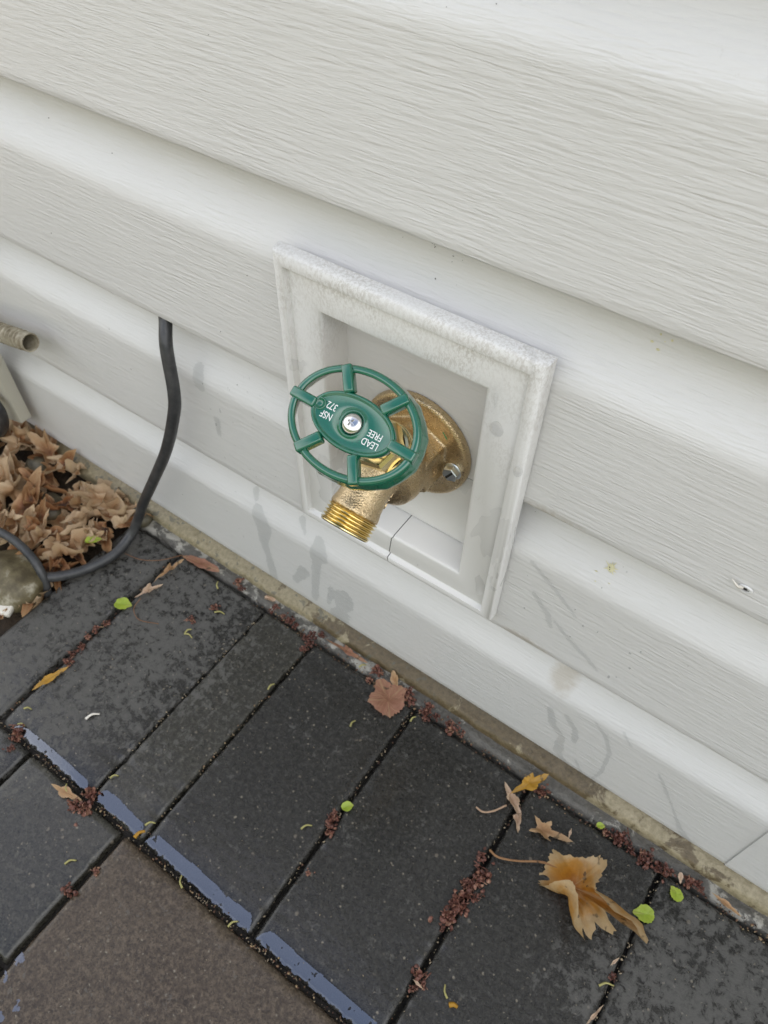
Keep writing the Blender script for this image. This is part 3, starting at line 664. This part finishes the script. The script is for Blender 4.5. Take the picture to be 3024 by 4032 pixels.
for run in RUNS:
    xa = min(p[0]-p[2]*1.7 for p in run); xb = max(p[0]+p[2]*1.7 for p in run); za = min(p[1]-p[2]*1.7 for p in run)-.002; zb = max(p[1]+p[2]*1.7 for p in run)
    for i in range(int(xa/ST), int(xb/ST)+1):
        for j in range(int(za/ST), int(zb/ST)+1):
            if (i, j) in idx or not inrun((i+.5)*ST, (j+.5)*ST): continue
            z0_ = (j+.5)*ST
            if any(abs(z0_-q) < .003 for q in Z0): continue
            idx[(i, j)] = 1; f = []
            for a_, b_ in ((i, j), (i+1, j), (i+1, j+1), (i, j+1)):
                k_ = ('v', a_, b_)
                if k_ not in idx: idx[k_] = len(V); V.append((a_*ST, siding_y(b_*ST)-.0011, b_*ST))
                f.append(idx[k_])
            F.append(tuple(f))
props(pymesh('wet_runs', V, F, M_damp), kind='stuff')

# ------------------------------------------------------------------ specks of dirt caught on the siding
bm = bmesh.new()
def bit(bm, p, s, r=random):
    M = Matrix.Translation(p) @ Euler((r.uniform(0, 6), r.uniform(0, 6), r.uniform(0, 6))).to_matrix().to_4x4() @ Matrix.Diagonal((s*r.uniform(.5, 1.6), s*r.uniform(.4, 1), s*r.uniform(.3, .7), 1))
    bmesh.ops.create_icosphere(bm, subdivisions=1, radius=1, matrix=M)
for k in range(70):
    x = .157+abs(rr.gauss(0, .022)); z = .262-abs(rr.gauss(0, .006)); bit(bm, (x, siding_y(z)-.0002, z), rr.uniform(.0002, .0007), rr)
for k in range(26):
    x = rr.uniform(.05, .12); z = .391-abs(rr.gauss(0, .008)); bit(bm, (x, siding_y(z)-.0002, z), rr.uniform(.0002, .0005), rr)
for k in range(60):
    x = rr.uniform(-.3, .45); z = rr.uniform(.02, .5); bit(bm, (x, siding_y(z)-.0001, z), rr.uniform(.0002, .0005), rr)
props(bmobj('dirt_specks', bm, plain('dirt', (.06, .045, .03), .8)), kind='stuff')
M_egg = plain('pale_yellow_splash', (.70, .66, .42), .5)
V = []; F = []; n = 26
for k in range(n):
    a = 2*PI*k/n; r_ = .0016+.0030*(rr.random()**1.5)*(k % 2); V.append((.2076+1.1*r_*math.cos(a), siding_y(.2379+r_*math.sin(a))-.0003, .2379+r_*math.sin(a)))
V.append((.2076, siding_y(.2379)-.0008, .2379)); F = [(k, (k+1) % n, n) for k in range(n)]
spl = pymesh('dropping_splash', V, F, M_egg, None, False); props(spl, 'small star shaped yellowish splash on the siding right of the block', 'splash')
bm = bmesh.new()
for k in range(3): bit(bm, (.2074+rr.uniform(-.001, .001), siding_y(.238)-.0009, .2378+rr.uniform(-.001, .001)), .0006, rr)
bmobj('dark_core', bm, M_gap, spl)
bm = bmesh.new()
for x, z in [(.1883, .3805), (.191, .378), (.186, .376), (.1895, .374), (.1935, .3795), (.2015, .2335), (.2105, .2312), (.2035, .2290), (.1815, .2535), (.186, .2545)]:
    bmesh.ops.create_icosphere(bm, subdivisions=1, radius=1, matrix=Matrix.Translation((x, siding_y(z), z)) @ Matrix.Diagonal((rr.uniform(.0005, .0011), .0002, rr.uniform(.0004, .0009), 1)))
props(bmobj('splash_specks', bm, M_egg), kind='stuff')

# ------------------------------------------------------------------ cables, drain hose, cover strip
cab = tube('black_cable', [(-.1230, .0180, .300), (-.1225, .0175, .2800), (-.1205, .0150, .2640), (-.1125, .0040, .2500), (-.1071, -.0035, .2176), (-.1102, -.007, .1958), (-.1275, -.010, .1528), (-.1529, -.013, .1053), (-.1772, -.016, .0612), (-.1915, -.020, .0300), (-.1965, -.0300, .0125), (-.1970, -.0534, .0065), (-.2076, -.0825, .0060), (-.2240, -.1046, .0085), (-.2478, -.1199, .012), (-.2749, -.132, .016), (-.3068, -.1409, .02), (-.36, -.15, .022), (-.43, -.15, .02)], .0046, M_cable, None, 20, 10)
props(cab, 'thick black cable coming out under a siding lap and curving down across the pavers', 'cable')
cab2 = tube('black_cable', [(-.37, -.13, .034), (-.33, -.120, .034), (-.2978, -.110, .032), (-.2813, -.1037, .031), (-.2612, -.1016, .029), (-.2393, -.1034, .024), (-.2265, -.1072, .014), (-.2210, -.1125, -.002), (-.2200, -.115, -.012)], .0040, M_cable, None, 16, 8)
props(cab2, 'shorter black cable arching over the round stone beneath the thick cable', 'cable')
cab3 = tube('black_cable', [(-.3900, -.02, .0800), (-.3765, -.02, .0830), (-.3680, -.02, .0720), (-.3725, -.02, .0535), (-.3860, -.02, .0340), (-.405, -.022, .016), (-.43, -.025, .0)], .0046, M_cable, None, 14, 8)
props(cab3, 'black cable loop at the left picture edge beside the cream cover strip', 'cable')
V, F = [], []
pf = []
L = .12; t = 0
while t < L: pf += [(.0066, t), (.0080, t+.0006), (.0082, t+.0022), (.0064, t+.0030)]; t += .0056
pf = pf[:-8]+[(.0074, L-.010), (.0078, L-.008), (.0078, L-.001), (.0074, L), (.0066, L-.0003), (.0062, L-.02), (.0001, L-.02)]
hose = lathe('drain_hose', pf, frame_to((-.3825, -.014, .1700), Vector((.1152, .002, .0230))), M_flex, None, 32); sharp(hose, 40)
props(hose, 'short dirty corrugated drain hose end sticking out at the left picture edge', 'hose')
bm = bmesh.new(); box(bm, -.405, -.362, -.010, .003, .047, 1.6, .002); covr = bmobj('cover_strip', bm, M_cream, None, True); sharp(covr, 30)
for v_ in covr.data.vertices:
    if v_.co.z < .06: v_.co.z += (v_.co.x+.362)*.30
props(covr, 'narrow cream plastic cover strip running up the siding at the left picture edge', 'cover strip')

# ------------------------------------------------------------------ leaves
def leaf_mesh(name, lobes, size, base=.30, rings=6, n=56, fold=.3, roll=None, twist=0, rough=.05, seed=0, asp=1.0, cup=0):
    r_ = random.Random(seed); V = []; rad = []; vein = []
    offs = r_.uniform(0, 99)
    for i in range(rings+1):
        fr_ = i/rings
        for k in range(n if i else 1):
            a = 2*PI*k/n-PI
            R_ = base; ve = 0
            for la, ll, lw in lobes:
                d = abs((a-la+PI) % (2*PI)-PI); q = max(0, 1-d/lw); R_ = max(R_, base*.9+(ll-base*.9)*q**1.25); ve = max(ve, 1 if d < .06 else 0)
            if i == rings: R_ *= 1+.07*r_.uniform(-1, 1)
            x = R_*fr_*math.cos(a)*size; y = R_*fr_*math.sin(a)*size*asp
            for la, ll, lw in lobes:
                p_ = R_*fr_*math.cos(a-la); q_ = abs(R_*fr_*math.sin(a-la))
                if abs((a-la+PI) % (2*PI)-PI) < lw and abs(((p_-q_*.8)/.17) % 1-.5) < .13: ve = max(ve, .5)
            V.append([x, y, 0]); rad.append(fr_); vein.append(ve*(1 if i else 0))
    F = [(0, 1+k, 1+(k+1) % n) for k in range(n)]
    for i in range(1, rings):
        for k in range(n): F.append((1+(i-1)*n+k, 1+i*n+k, 1+i*n+(k+1) % n, 1+(i-1)*n+(k+1) % n))
    out = []
    for (x, y, z), rf in zip(V, rad):
        an = math.atan2(y, x); z += cup*size*rf**2.2*(.45+.55*math.sin(3*an+offs))
        z += fold*abs(y)+rough*size*noise.noise(Vector((x/size*2.2+offs, y/size*2.2, 0)))*1.2+rough*.5*size*noise.noise(Vector((x/size*6+offs, y/size*6, 3)))
        if roll:
            ra, rd = roll; ca, sa = math.cos(ra), math.sin(ra); p = x*ca+y*sa; q = -x*sa+y*ca
            ang = q/(rd*size); q2 = (rd*size-z)*math.sin(ang); z = rd*size-(rd*size-z)*math.cos(ang)
            x, y = p*ca-q2*sa, p*sa+q2*ca
        if twist: 
            t = twist*x/size; y, z = y*math.cos(t)-z*math.sin(t), y*math.sin(t)+z*math.cos(t)
        out.append((x, y, z))
    mn = min(p[2] for p in out); out = [(x, y, z-mn) for x, y, z in out]
    me = bpy.data.meshes.new(name); me.from_pydata(out, [], F); me.update()
    at = me.attributes.new('rad', 'FLOAT', 'POINT'); at.data.foreach_set('value', rad)
    at = me.attributes.new('vein', 'FLOAT', 'POINT'); at.data.foreach_set('value', [float(v) for v in vein])
    for p in me.polygons: p.use_smooth = True
    return me
def place(name, me, mat, loc, rz, label=None, cat='leaf', group=None, tilt=(0, 0)):
    me.materials.clear(); me.materials.append(mat)
    o = bpy.data.objects.new(name, me); C.objects.link(o); o.location = loc; o.rotation_euler = (tilt[0], tilt[1], rz)
    bpy.context.view_layer.update()
    return props(o, label, cat, group)
def stemof(o, pts, r, mat):
    V, F = tube_data(catmull(pts, 6), r, 7); s = pymesh('stem', V, F, mat, o); return s
MAPLE = [(0, 1, .42), (.95, .85, .38), (-.95, .85, .38), (1.9, .55, .4), (-1.9, .55, .4)]
# the big curled maple leaf
me = leaf_mesh('maple_leaf', [(-.10, .62, .5), (.74, 1.28, .36), (-.58, .98, .33), (1.7, .62, .5), (.25, .75, .3), (-1.5, .42, .5)], .054, .40, 14, 150, -.05, (.35, .50), .15, .10, 5, 1.0, .42)
o = place('maple_leaf', me, M_maple, (.2780, -.0610, .0010), -.62, 'large curled ochre maple leaf with a long stalk on a wet dark paver', 'leaf', None, (.10, -.10))
stemof(o, [(.2640, -.0560, .006), (.2520, -.0600, .0055), (.2380, -.0690, .0050), (.2260, -.0745, .0050), (.2185, -.0735, .004)], lambda t: .0007+.0004*abs(t-.5), M_tan)
me = leaf_mesh('yellow_leaf', [(0, 1.1, .5), (PI, 1.0, .4), (.9, .5, .5)], .017, .33, 5, 40, .5, None, .3, .12, 11)
place('yellow_leaf', me, M_yel, (.2190, -.0150, .0035), 1.05, 'small bright ochre leaf fragment against the foundation above the pale curled leaf', 'leaf', None, (.25, 0))
me = leaf_mesh('pale_leaf', [(0, 1.0, .5), (1.5, .7, .5), (-1.7, .6, .5), (PI, .9, .5)], .0165, .35, 5, 44, .6, (.4, .5), .6, .14, 12)
o = place('pale_leaf', me, M_pale, (.2150, -.0330, .001), -.6, 'crumpled pinkish pale leaf with a thin curved stalk just below the ochre fragment', 'leaf')
stemof(o, [(.2130, -.0390, .004), (.2070, -.0480, .003), (.2010, -.0530, .003), (.1950, -.0530, .003)], .0007, M_pale)
me = leaf_mesh('pale_leaf', [(0, 1.0, .5), (2.2, .8, .5), (-2, .6, .5)], .010, .4, 4, 30, .5, (.2, .6), .4, .14, 13)
place('pale_leaf', me, M_pale, (.2245, -.0430, .0015), -1.0, 'smallest crumpled pale leaf piece between the pinkish leaf and the tan lobed leaf', 'leaf')
me = leaf_mesh('tan_leaf', [(0, 1.25, .4), (1.2, .6, .45), (-1.1, .75, .4), (2.4, .7, .4), (-2.5, .75, .45)], .0175, .32, 6, 60, .30, (0, .8), .3, .12, 14)
place('tan_leaf', me, M_tan, (.2440, -.0385, .0015), .25, 'tan lobed leaf fragment with ragged edges between the pale and the large maple leaf', 'leaf')
me = leaf_mesh('brown_leaf', [(0, 1.0, .9), (1.3, .9, .9), (-1.3, .9, .9), (2.8, .8, .6)], .0190, .7, 6, 60, .10, None, .1, .05, 15)
place('brown_leaf', me, M_rust, (.0925, -.0210, .0025), 2.6, 'flat reddish brown leaf with a torn edge lying against the mortar ledge', 'leaf', None, (.08, -.12))
me = leaf_mesh('tan_leaf', [(0, 1.1, .8), (PI, 1, .8)], .0085, .55, 5, 36, .35, None, .1, .06, 16, .8)
place('tan_leaf', me, M_tan, (.0870, -.0030, .0030), -.75, 'small upright oval ochre leaf leaning on the ledge above the flat brown leaf', 'leaf', None, (.5, .1))
me = leaf_mesh('oval_leaf', [(0, 1.05, 1.0), (PI, 1.0, 1.0)], .0200, .45, 6, 48, .18, None, .15, .04, 17, .55)
place('oval_leaf', me, M_rust, (-.1265, -.0110, .0025), .18, 'long oval brown leaf lying along the foundation near the cable', 'leaf', None, (.1, 0))
me = leaf_mesh('tan_leaf', [(0, 1.1, .4), (1.1, .55, .5), (-1.2, .6, .5), (PI, 1.0, .4)], .0175, .30, 6, 50, .5, (.1, .5), .4, .12, 18, .7)
place('tan_leaf', me, M_tan, (-.1450, -.0340, .0015), 1.45, 'curled tan leaf wedged upright in the wide joint, its tip at the foundation', 'leaf')
me = leaf_mesh('pale_leaf', [(0, 1.1, .4), (1.1, .75, .5), (-1.2, .6, .5), (PI, 1.0, .4)], .0130, .40, 6, 50, .5, (.1, .6), .4, .14, 19)
place('pale_leaf', me, M_pale, (-.1440, -.0610, .0015), 1.2, 'pale crumpled leaf in the wide joint beside the round green leaf', 'leaf')
me = leaf_mesh('ochre_leaf', [(0, 1.2, .6), (PI, 1.0, .6)], .0150, .40, 6, 44, .4, None, .2, .06, 20, .6)
place('ochre_leaf', me, M_yel, (-.1472, -.1690, .0012), 1.35, 'ochre oval leaf standing in the wide joint at the left, below the blossom debris', 'leaf', None, (.2, 0))
for x, y, s, rz, lb in ((-.1530, -.0835, .0082, .4, 'bright lime green round leaf lying on the wide joint at the left'), (.3396, -.0228, .0056, 2.6, 'smaller upper lime green leaf near the foundation at lower right'), (.3265, -.0470, .0075, 3.6, 'larger lower lime green leaf lying beside the tip of the large maple leaf')):
    me = leaf_mesh('green_leaf', [(0, 1.15, .7)], s, .85, 5, 32, .22, None, .1, .05, int(s*1e4), .9)
    place('green_leaf', me, M_lime, (x, y, .0015), rz, lb)
me = leaf_mesh('green_leaf', [(0, 1.15, .7)], .0032, .85, 4, 20, .3, None, .1, .05, 3, .9)
place('green_leaf', me, M_lime, (.2763, -.0117, .003), .5, 'tiny pale green leaf at the start of the blossom row along the right ledge')
me = leaf_mesh('green_leaf', [(0, 1.15, .7)], .0048, .85, 4, 24, .5, None, .1, .05, 4, .9)
place('green_leaf', me, M_lime, (.1165, -.1085, .002), .9, 'tiny folded yellow green leaf on the joint in the middle of the pavers')
me = leaf_mesh('seed_key', [(0, 1.0, .5), (PI, .8, .4)], .0180, .30, 6, 44, .12, None, .1, .02, 22, .75)
place('seed_key', me, M_tan, (-.0625, -.2225, .002), .15, 'single winged pale maple seed lying across the joint corner at lower left', 'seed')
me = leaf_mesh('rust_leaf', [(0, 1.0, .5), (PI, 1.1, .5), (2.2, .5, .5)], .0200, .25, 6, 44, .35, None, .5, .10, 23, .6)
place('rust_leaf', me, M_rust, (.0400, -.0055, .003), .05, 'thin curled rust brown leaf strip along the ledge under the middle of the block', 'leaf')
me = leaf_mesh('tan_leaf', [(0, 1.0, 1.5)], .0055, .9, 5, 30, .5, (0, .8), .1, .06, 24)
place('tan_leaf', me, M_pale, (-.0492, -.0035, .003), .3, 'small rounded beige curled leaf at the foundation above a row of red blossom debris', 'leaf', None, (.3, 0))
me = leaf_mesh('pale_leaf', [(0, 1.0, .6), (PI, .8, .6)], .0125, .35, 5, 36, .45, None, .2, .06, 25, .5)
place('pale_leaf', me, M_tan, (.3690, -.0092, .003), -.14, 'long folded tan leaf lying along the ledge at the right picture edge', 'leaf')
me = leaf_mesh('pale_leaf', [(0, 1.0, .6)], .0052, .5, 4, 24, .45, None, .2, .06, 26, .7)
place('pale_leaf', me, M_pale, (.3372, -.0102, .003), -1.1, 'small pale leaf chip above the smaller lime leaf at the ledge', 'leaf', None, (0, .3))
me = leaf_mesh('pale_leaf', [(0, 1.0, .5), (PI, .8, .5)], .0095, .3, 5, 30, .5, (0, .5), .4, .1, 27, .5)
place('pale_leaf', me, M_pale, (.3228, -.1210, .001), 1.3, 'pale rolled leaf strip in the joint at the bottom picture edge', 'leaf')
for i, (x, y, lb) in enumerate(((.3208, -.0863, 'pale triangular leaf chip in the right joint below the lime leaves'), (.2212, -.1715, 'white leaf chip on the blossom debris near the bottom edge'), (.2605, -.0290, 'pinkish white chip at the tip of the tan lobed leaf'))):
    me = leaf_mesh('leaf_chip', [(0, 1.2, .6), (PI, .9, .5)], .0042, .35, 3, 16, .3, None, .1, .05, 30+i, .7)
    place('leaf_chip', me, M_pale, (x, y, .0035), 1.2-i*1.3, lb, 'leaf')

# ------------------------------------------------------------------ twigs and needles
def twig(x, y, a, L, label=None, mat=None, r_=.00065, bend=.15, grp='yellow green bud stalks scattered over the pavers'):
    d = Vector((math.cos(a), math.sin(a), 0)); p = Vector((x, y, .0012)); n_ = Vector((-d.y, d.x, 0))
    o = tube('twig', [p-d*L/2, p+n_*L*bend+Vector((0, 0, .0008)), p+d*L/2], lambda t: r_*(1.25-.5*t), mat or M_stick, None, 7, 4)
    props(o, label or 'short yellow green bud stalk lying loose on the dark pavers', 'twig', None if label else grp)
    return o
TW = [(.0069, -.0671, 1.4), (.081, -.0535, 1.5), (-.0828, -.0726, .1), (-.0860, -.0690, 1.2), (-.0982, -.0188, 2.3), (.0064, -.2016, .8), (-.0415, -.1931, .9), (-.0204, -.2526, .9), (.1182, -.0222, 1.3), (-.0635, -.2195, 2.6), (-.1330, -.2077, .4), (.0573, -.0080, .9), (.2390, -.1640, 2.3), (-.0765, -.0400, .4), (-.1400, -.1960, .5), (.1000, -.215, 1.1), (.0530, -.2160, 2.4), (.3225, -.1010, .6), (.1010, -.1370, .9)]
for i, (x, y, a) in enumerate(TW): twig(x, y, a, random.uniform(.006, .010))
twig(.0055, -.2110, 1.2, .008, 'orange bud scale at the paver corner near the lower left', M_yel, .0012)
twig(-.0925, -.1700, 1.0, .011, 'pale grey stick lying alone on the left paver', M_chip, .0009)
twig(.2469, -.1681, .4, .005, 'yellow crumb beside the green stalk at the bottom edge', M_yel, .0014)
o = tube('needle', [(-.1435, -.0700, .003), (-.1410, -.0810, .002), (-.1290, -.0860, .0015), (-.1120, -.0790, .0015)], .00035, M_need, None, 6, 6); props(o, 'thin curved brown needle on the paver below the round green leaf', 'needle')
o = tube('needle', [(-.1930, -.0440, .002), (-.1760, -.0400, .0015), (-.1610, -.0300, .0015), (-.1480, -.0140, .002)], .00035, M_need, None, 6, 6); props(o, 'thin brown needle curving over the corner paver beside the cable', 'needle')

# ------------------------------------------------------------------ blossom debris clumps
def clump_mesh(seed):
    r_ = random.Random(seed); bm = bmesh.new()
    for k in range(15):
        p = Vector((r_.gauss(0, .0024), r_.gauss(0, .0024), abs(r_.gauss(.0012, .0012))))
        M = Matrix.Translation(p) @ Euler((r_.uniform(0, 6.3), r_.uniform(0, 6.3), r_.uniform(0, 6.3))).to_matrix().to_4x4()
        s = r_.uniform(.0011, .0021); n = 7
        c0 = bm.verts.new(M @ Vector((0, 0, -s*.5))); mid = []; rim = []
        for q in range(n):
            a = 2*PI*q/n; mid.append(bm.verts.new(M @ Vector((s*.7*math.cos(a), s*.5*math.sin(a), -s*.15)))); rim.append(bm.verts.new(M @ Vector((s*(1+.3*(q % 2))*math.cos(a), s*.8*math.sin(a), s*r_.uniform(.2, .7)))))
        for q in range(n):
            w_ = (q+1) % n; bm.faces.new((c0, mid[q], mid[w_])); bm.faces.new((mid[q], rim[q], rim[w_], mid[w_]))
    for k in range(5):
        p = Vector((r_.gauss(0, .002), r_.gauss(0, .002), .001)); a = r_.uniform(0, 6.3); q = p+Vector((math.cos(a), math.sin(a), r_.uniform(-.1, .5)))*r_.uniform(.002, .005)
        V, F = tube_data([p, (p+q)/2+Vector((0, 0, .0004)), q], .00032, 5); b = [bm.verts.new(x) for x in V]
        for f in F: bm.faces.new([b[i] for i in f])
    me = bpy.data.meshes.new('blossom_clump'); bm.to_mesh(me); bm.free(); me.materials.append(M_bloss)
    for p in me.polygons: p.use_smooth = True
    return me
CM = [clump_mesh(50+i) for i in range(6)]
CL = {
 ('dark red blossom clump in the wide joint at the far left', 'blossom debris in the wide left joint'): [(-.149, -.1331), (-.1513, -.1237), (-.1502, -.1421), (-.1517, -.1156), (-.1475, -.150), (-.1505, -.106), (-.129, -.217), (-.1243, -.2228), (-.1308, -.2113)],
 ('red blossom clump heaped at the paver corner beside the winged seed', 'blossom heap at the paver corner'): [(-.0457, -.221), (-.0441, -.2136), (-.0459, -.2273), (-.0480, -.2100), (-.0399, -.2238), (-.0500, -.2240)],
 ('rust red blossom clump at the ledge left of the brown leaves under the block', 'blossom debris along the left ledge'): [(-.0417, -.0078), (-.0303, -.0085), (-.0208, -.0104), (-.0129, -.0104), (-.0007, -.0158), (.008, -.0234), (.0044, -.0094), (.0079, -.0041), (.0131, -.0043), (.0065, -.0180), (-.025, -.007), (-.085, -.008), (-.078, -.010)],
 ('dark blossom clump touching the flat reddish brown leaf', 'blossom debris round the flat brown leaf'): [(.0701, -.0047), (.0712, -.0128), (.1003, -.0098), (.1062, -.0116), (.1059, -.0058)],
 ('deep red blossom clump in the dark gap right of the flat brown leaf', 'blossom debris in the middle of the ledge gap'): [(.1189, -.0104), (.1235, -.0085), (.127, -.0125), (.1327, -.0099), (.1434, -.0094), (.151, -.0101), (.1575, -.0102)],
 ('dark blossom clump on the joint beside the folded yellow green leaf', 'blossom debris on the middle joint'): [(.1123, -.1167), (.1113, -.1227), (.1185, -.1290)],
 ('red blossom clump in the long pile on the joint left of the maple leaf', 'blossom pile on the right joint'): [(.2194, -.0799), (.2208, -.0875), (.2237, -.0936), (.218, -.1001), (.2205, -.1074), (.2183, -.114), (.2187, -.1234), (.2179, -.1332), (.2232, -.1047), (.2131, -.1012), (.2225, -.1150), (.2160, -.1180), (.2170, -.1280)],
 ('small blossom clump under the white chip at the bottom picture edge', 'blossom debris under the white chip'): [(.2223, -.1675), (.2215, -.1747), (.2250, -.1700)],
 ('deep red blossom clump in the row along the ledge at lower right', 'blossom row along the right ledge'): [(.2816, -.0123), (.2885, -.0114), (.294, -.0125), (.2965, -.0100), (.3, -.013), (.3081, -.0111), (.3154, -.0116), (.3226, -.0122), (.3278, -.0132), (.3485, -.0096), (.3536, -.0097), (.3440, -.0090), (.2235, -.0130), (.2300, -.0115), (.312, -.0125)],
}
k = 0
for (lb, grp), pts in CL.items():
    for x, y in pts:
        o = bpy.data.objects.new('blossom_clump', CM[k % 6]); C.objects.link(o); s = random.uniform(.55, 1.25); x += random.gauss(0, .0012); y += random.gauss(0, .0008)
        o.location = (x, y, .0004); o.rotation_euler = (random.uniform(-.3, .3), random.uniform(-.3, .3), random.uniform(0, 6.28)); o.scale = (s, s, s)
        props(o, lb, 'blossom', grp); k += 1
for x, y, s, lb in ((-.0933, -.0594, .9, 'lone brown blossom clump in the middle of the left paver'), (-.0066, -.2653, 1.1, 'lower blossom clump in the joint left of the brown paver'), (-.0010, -.2467, .7, 'upper small blossom clump in the joint left of the brown paver'), (.3241, -.0947, .6, 'small blossom clump in the right joint below the pale chip'), (-.0850, -.0380, .8, 'spread brown blossom bits on the left paver near the foundation'), (.122, -.160, .45, 'tiny reddish blossom bit on the middle paver')):
    o = bpy.data.objects.new('blossom_clump', CM[k % 6]); C.objects.link(o); o.location = (x, y, .0004); o.rotation_euler = (0, 0, k); o.scale = (s, s, s*.8); props(o, lb, 'blossom'); k += 1

# grit: pale crumbs scattered over pavers and in the joints
bm = bmesh.new(); rr = random.Random(11)
for k_ in range(420):
    x = rr.uniform(-.21, .43); y = rr.uniform(-.40, -.016); bit(bm, (x, y, .0004), rr.uniform(.00025, .0006), rr)
for k_ in range(240):
    j = rr.choice([-.0463, .0087, .1145, .22, .3254]); bit(bm, (j+rr.gauss(0, .0010), rr.uniform(-.21, -.02), -.0005), rr.uniform(.0003, .0010), rr)
for k_ in range(220): bit(bm, (rr.uniform(-.2, .3), -.216+rr.gauss(0, .0010), -.001), rr.uniform(.0003, .0008), rr)
props(bmobj('grit', bm, M_grit), kind='stuff')
bm = bmesh.new()                                        # flakes of bark, sand and bud dust lodged along the joints and ledge
for k_ in range(560):
    if rr.random() < .55: x = rr.uniform(-.06, .42); y = -.0125+rr.gauss(0, .0022)
    elif rr.random() < .5: x = rr.choice([-.151, -.151, .22, .1145, .0087])+rr.gauss(0, .0016); y = rr.uniform(-.215, -.015)
    else: x = rr.uniform(-.15, .2); y = -.216+rr.gauss(0, .0014)
    bit(bm, (x, y, -.0006 if rr.random() < .6 else .0003), rr.uniform(.0004, .0013), rr)
props(bmobj('bark_dust', bm, M_dust), kind='stuff')

# ------------------------------------------------------------------ stones and the leaf heap at the left
def stone(name, loc, sx, sy, sz, mat, label, seed):
    bm = bmesh.new(); bmesh.ops.create_icosphere(bm, subdivisions=4, radius=1)
    for v_ in bm.verts:
        q = v_.co.copy(); f = 1+.12*noise.noise(q*1.3+Vector((seed, 0, 0)))+.03*noise.noise(q*4+Vector((seed, 3, 0))); v_.co = Vector((q.x*sx*f, q.y*sy*f, q.z*sz*f))
    o = bmobj(name, bm, mat); o.location = loc; props(o, label, 'stone'); return o
stone('stone', (-.2530, -.1270, .004), .034, .029, .022, M_rock, 'round mottled olive stone under the two black cables', 1)
stone('stone', (-.3010, -.0480, -.003), .017, .015, .013, M_rockd, 'dark rounded stone showing through the middle of the dry leaf heap', 2)
stone('stone', (-.3500, -.0200, .000), .013, .011, .012, M_rockd, 'small greenish stone in the leaf heap nearest the foundation', 3)
stone('stone', (-.2120, -.0060, .004), .012, .010, .009, M_rockd, 'little grey stone at the foundation corner where the leaf heap ends', 4)
bm = bmesh.new(); box(bm, -.0085, .0085, -.006, .006, 0, .007, .0018); o = bmobj('white_chip', bm, M_chip); o.location = (-.2330, -.1480, .001); o.rotation_euler = (.15, .1, .35); props(o, 'small white block shaped chip beside the stone at the left edge', 'chip')
hr = random.Random(21); LM = []
kinds = [MAPLE, [(0, 1, .6), (PI, .9, .6)], [(0, 1, .4), (.8, .8, .4), (-.9, .75, .4), (PI, .7, .5)], [(0, 1.1, .8), (2.6, .7, .5)]]
for i in range(18):
    kd = kinds[i % 4]
    LM.append(leaf_mesh('dry_leaf', kd, 1, .42, 7, 60, hr.uniform(.0, .35), (hr.uniform(-.8, .8), hr.uniform(.45, 1.1)), hr.uniform(-.5, .5), .12, 100+i, hr.uniform(.6, 1), hr.uniform(.1, .5)))
    LM[-1].materials.append(M_pile)
N_ = 0
for i in range(190):
    x = hr.uniform(-.47, -.226); y = hr.uniform(-.17, .004)
    if y < -.145: continue
    if x > -.29 and y < -.10 and hr.random() < .5: continue
    h = .012+.018*sstep(-.22, -.32, x)*hr.random()-.010*sstep(-.1, -.16, y)
    s = hr.choice([hr.uniform(.014, .022), hr.uniform(.026, .038), hr.uniform(.028, .040)])
    o = bpy.data.objects.new('dry_leaf', LM[hr.randrange(18)]); C.objects.link(o)
    o.location = (x, y, -.012+h*hr.uniform(.3, 1.3)); o.rotation_euler = (hr.gauss(0, .45), hr.gauss(0, .45), hr.uniform(0, 6.28)); o.scale = (s, s, s)
    props(o, 'dry curled brown leaf in the leaf heap at the left of the foundation', 'leaf', 'dry leaves heaped beside the pavers')
for i, (x, y, z, s, rz) in enumerate([(-.228, -.020, .006, .022, .5), (-.236, -.048, .006, .020, 2.2), (-.232, -.075, .004, .018, 4.0), (-.255, -.040, .008, .024, 1.2), (-.262, -.070, .008, .020, 3.0), (-.243, -.088, .004, .016, 5.1), (-.275, -.020, .010, .024, .2), (-.222, -.135, .002, .016, .9), (-.228, -.155, .001, .015, 2.0), (-.215, -.006, .006, .016, .3), (-.216, -.024, .007, .019, 1.1), (-.224, -.036, .007, .020, 3.3), (-.219, -.046, .006, .018, 5.0), (-.232, -.060, .006, .018, 2.5), (-.228, -.090, .003, .017, .8), (-.209, -.014, .007, .018, 4.1), (-.228, -.056, .003, .026, .9), (-.226, -.072, .001, .024, 2.9), (-.233, -.098, .001, .024, 4.4), (-.222, -.042, .001, .024, 5.6), (-.214, -.012, .000, .022, 2.2), (-.285, -.078, .01, .021, 1.9), (-.31, -.085, .01, .023, 4.4)]):
    o = bpy.data.objects.new('dry_leaf', LM[(i*5) % 14]); C.objects.link(o); o.location = (x, y, z); o.rotation_euler = (hr.gauss(0, .35), hr.gauss(0, .35), rz); o.scale = (s, s, s)
    props(o, 'dry curled brown leaf in the leaf heap at the left of the foundation', 'leaf', 'dry leaves heaped beside the pavers')
me = leaf_mesh('green_leaf', [(0, 1.15, .7)], .0085, .7, 4, 24, .4, None, .1, .05, 44, .8)
place('green_leaf', me, M_lime, (-.2200, -.0560, .014), .8, 'small lime green leaf caught among the dry brown leaves by the cable')
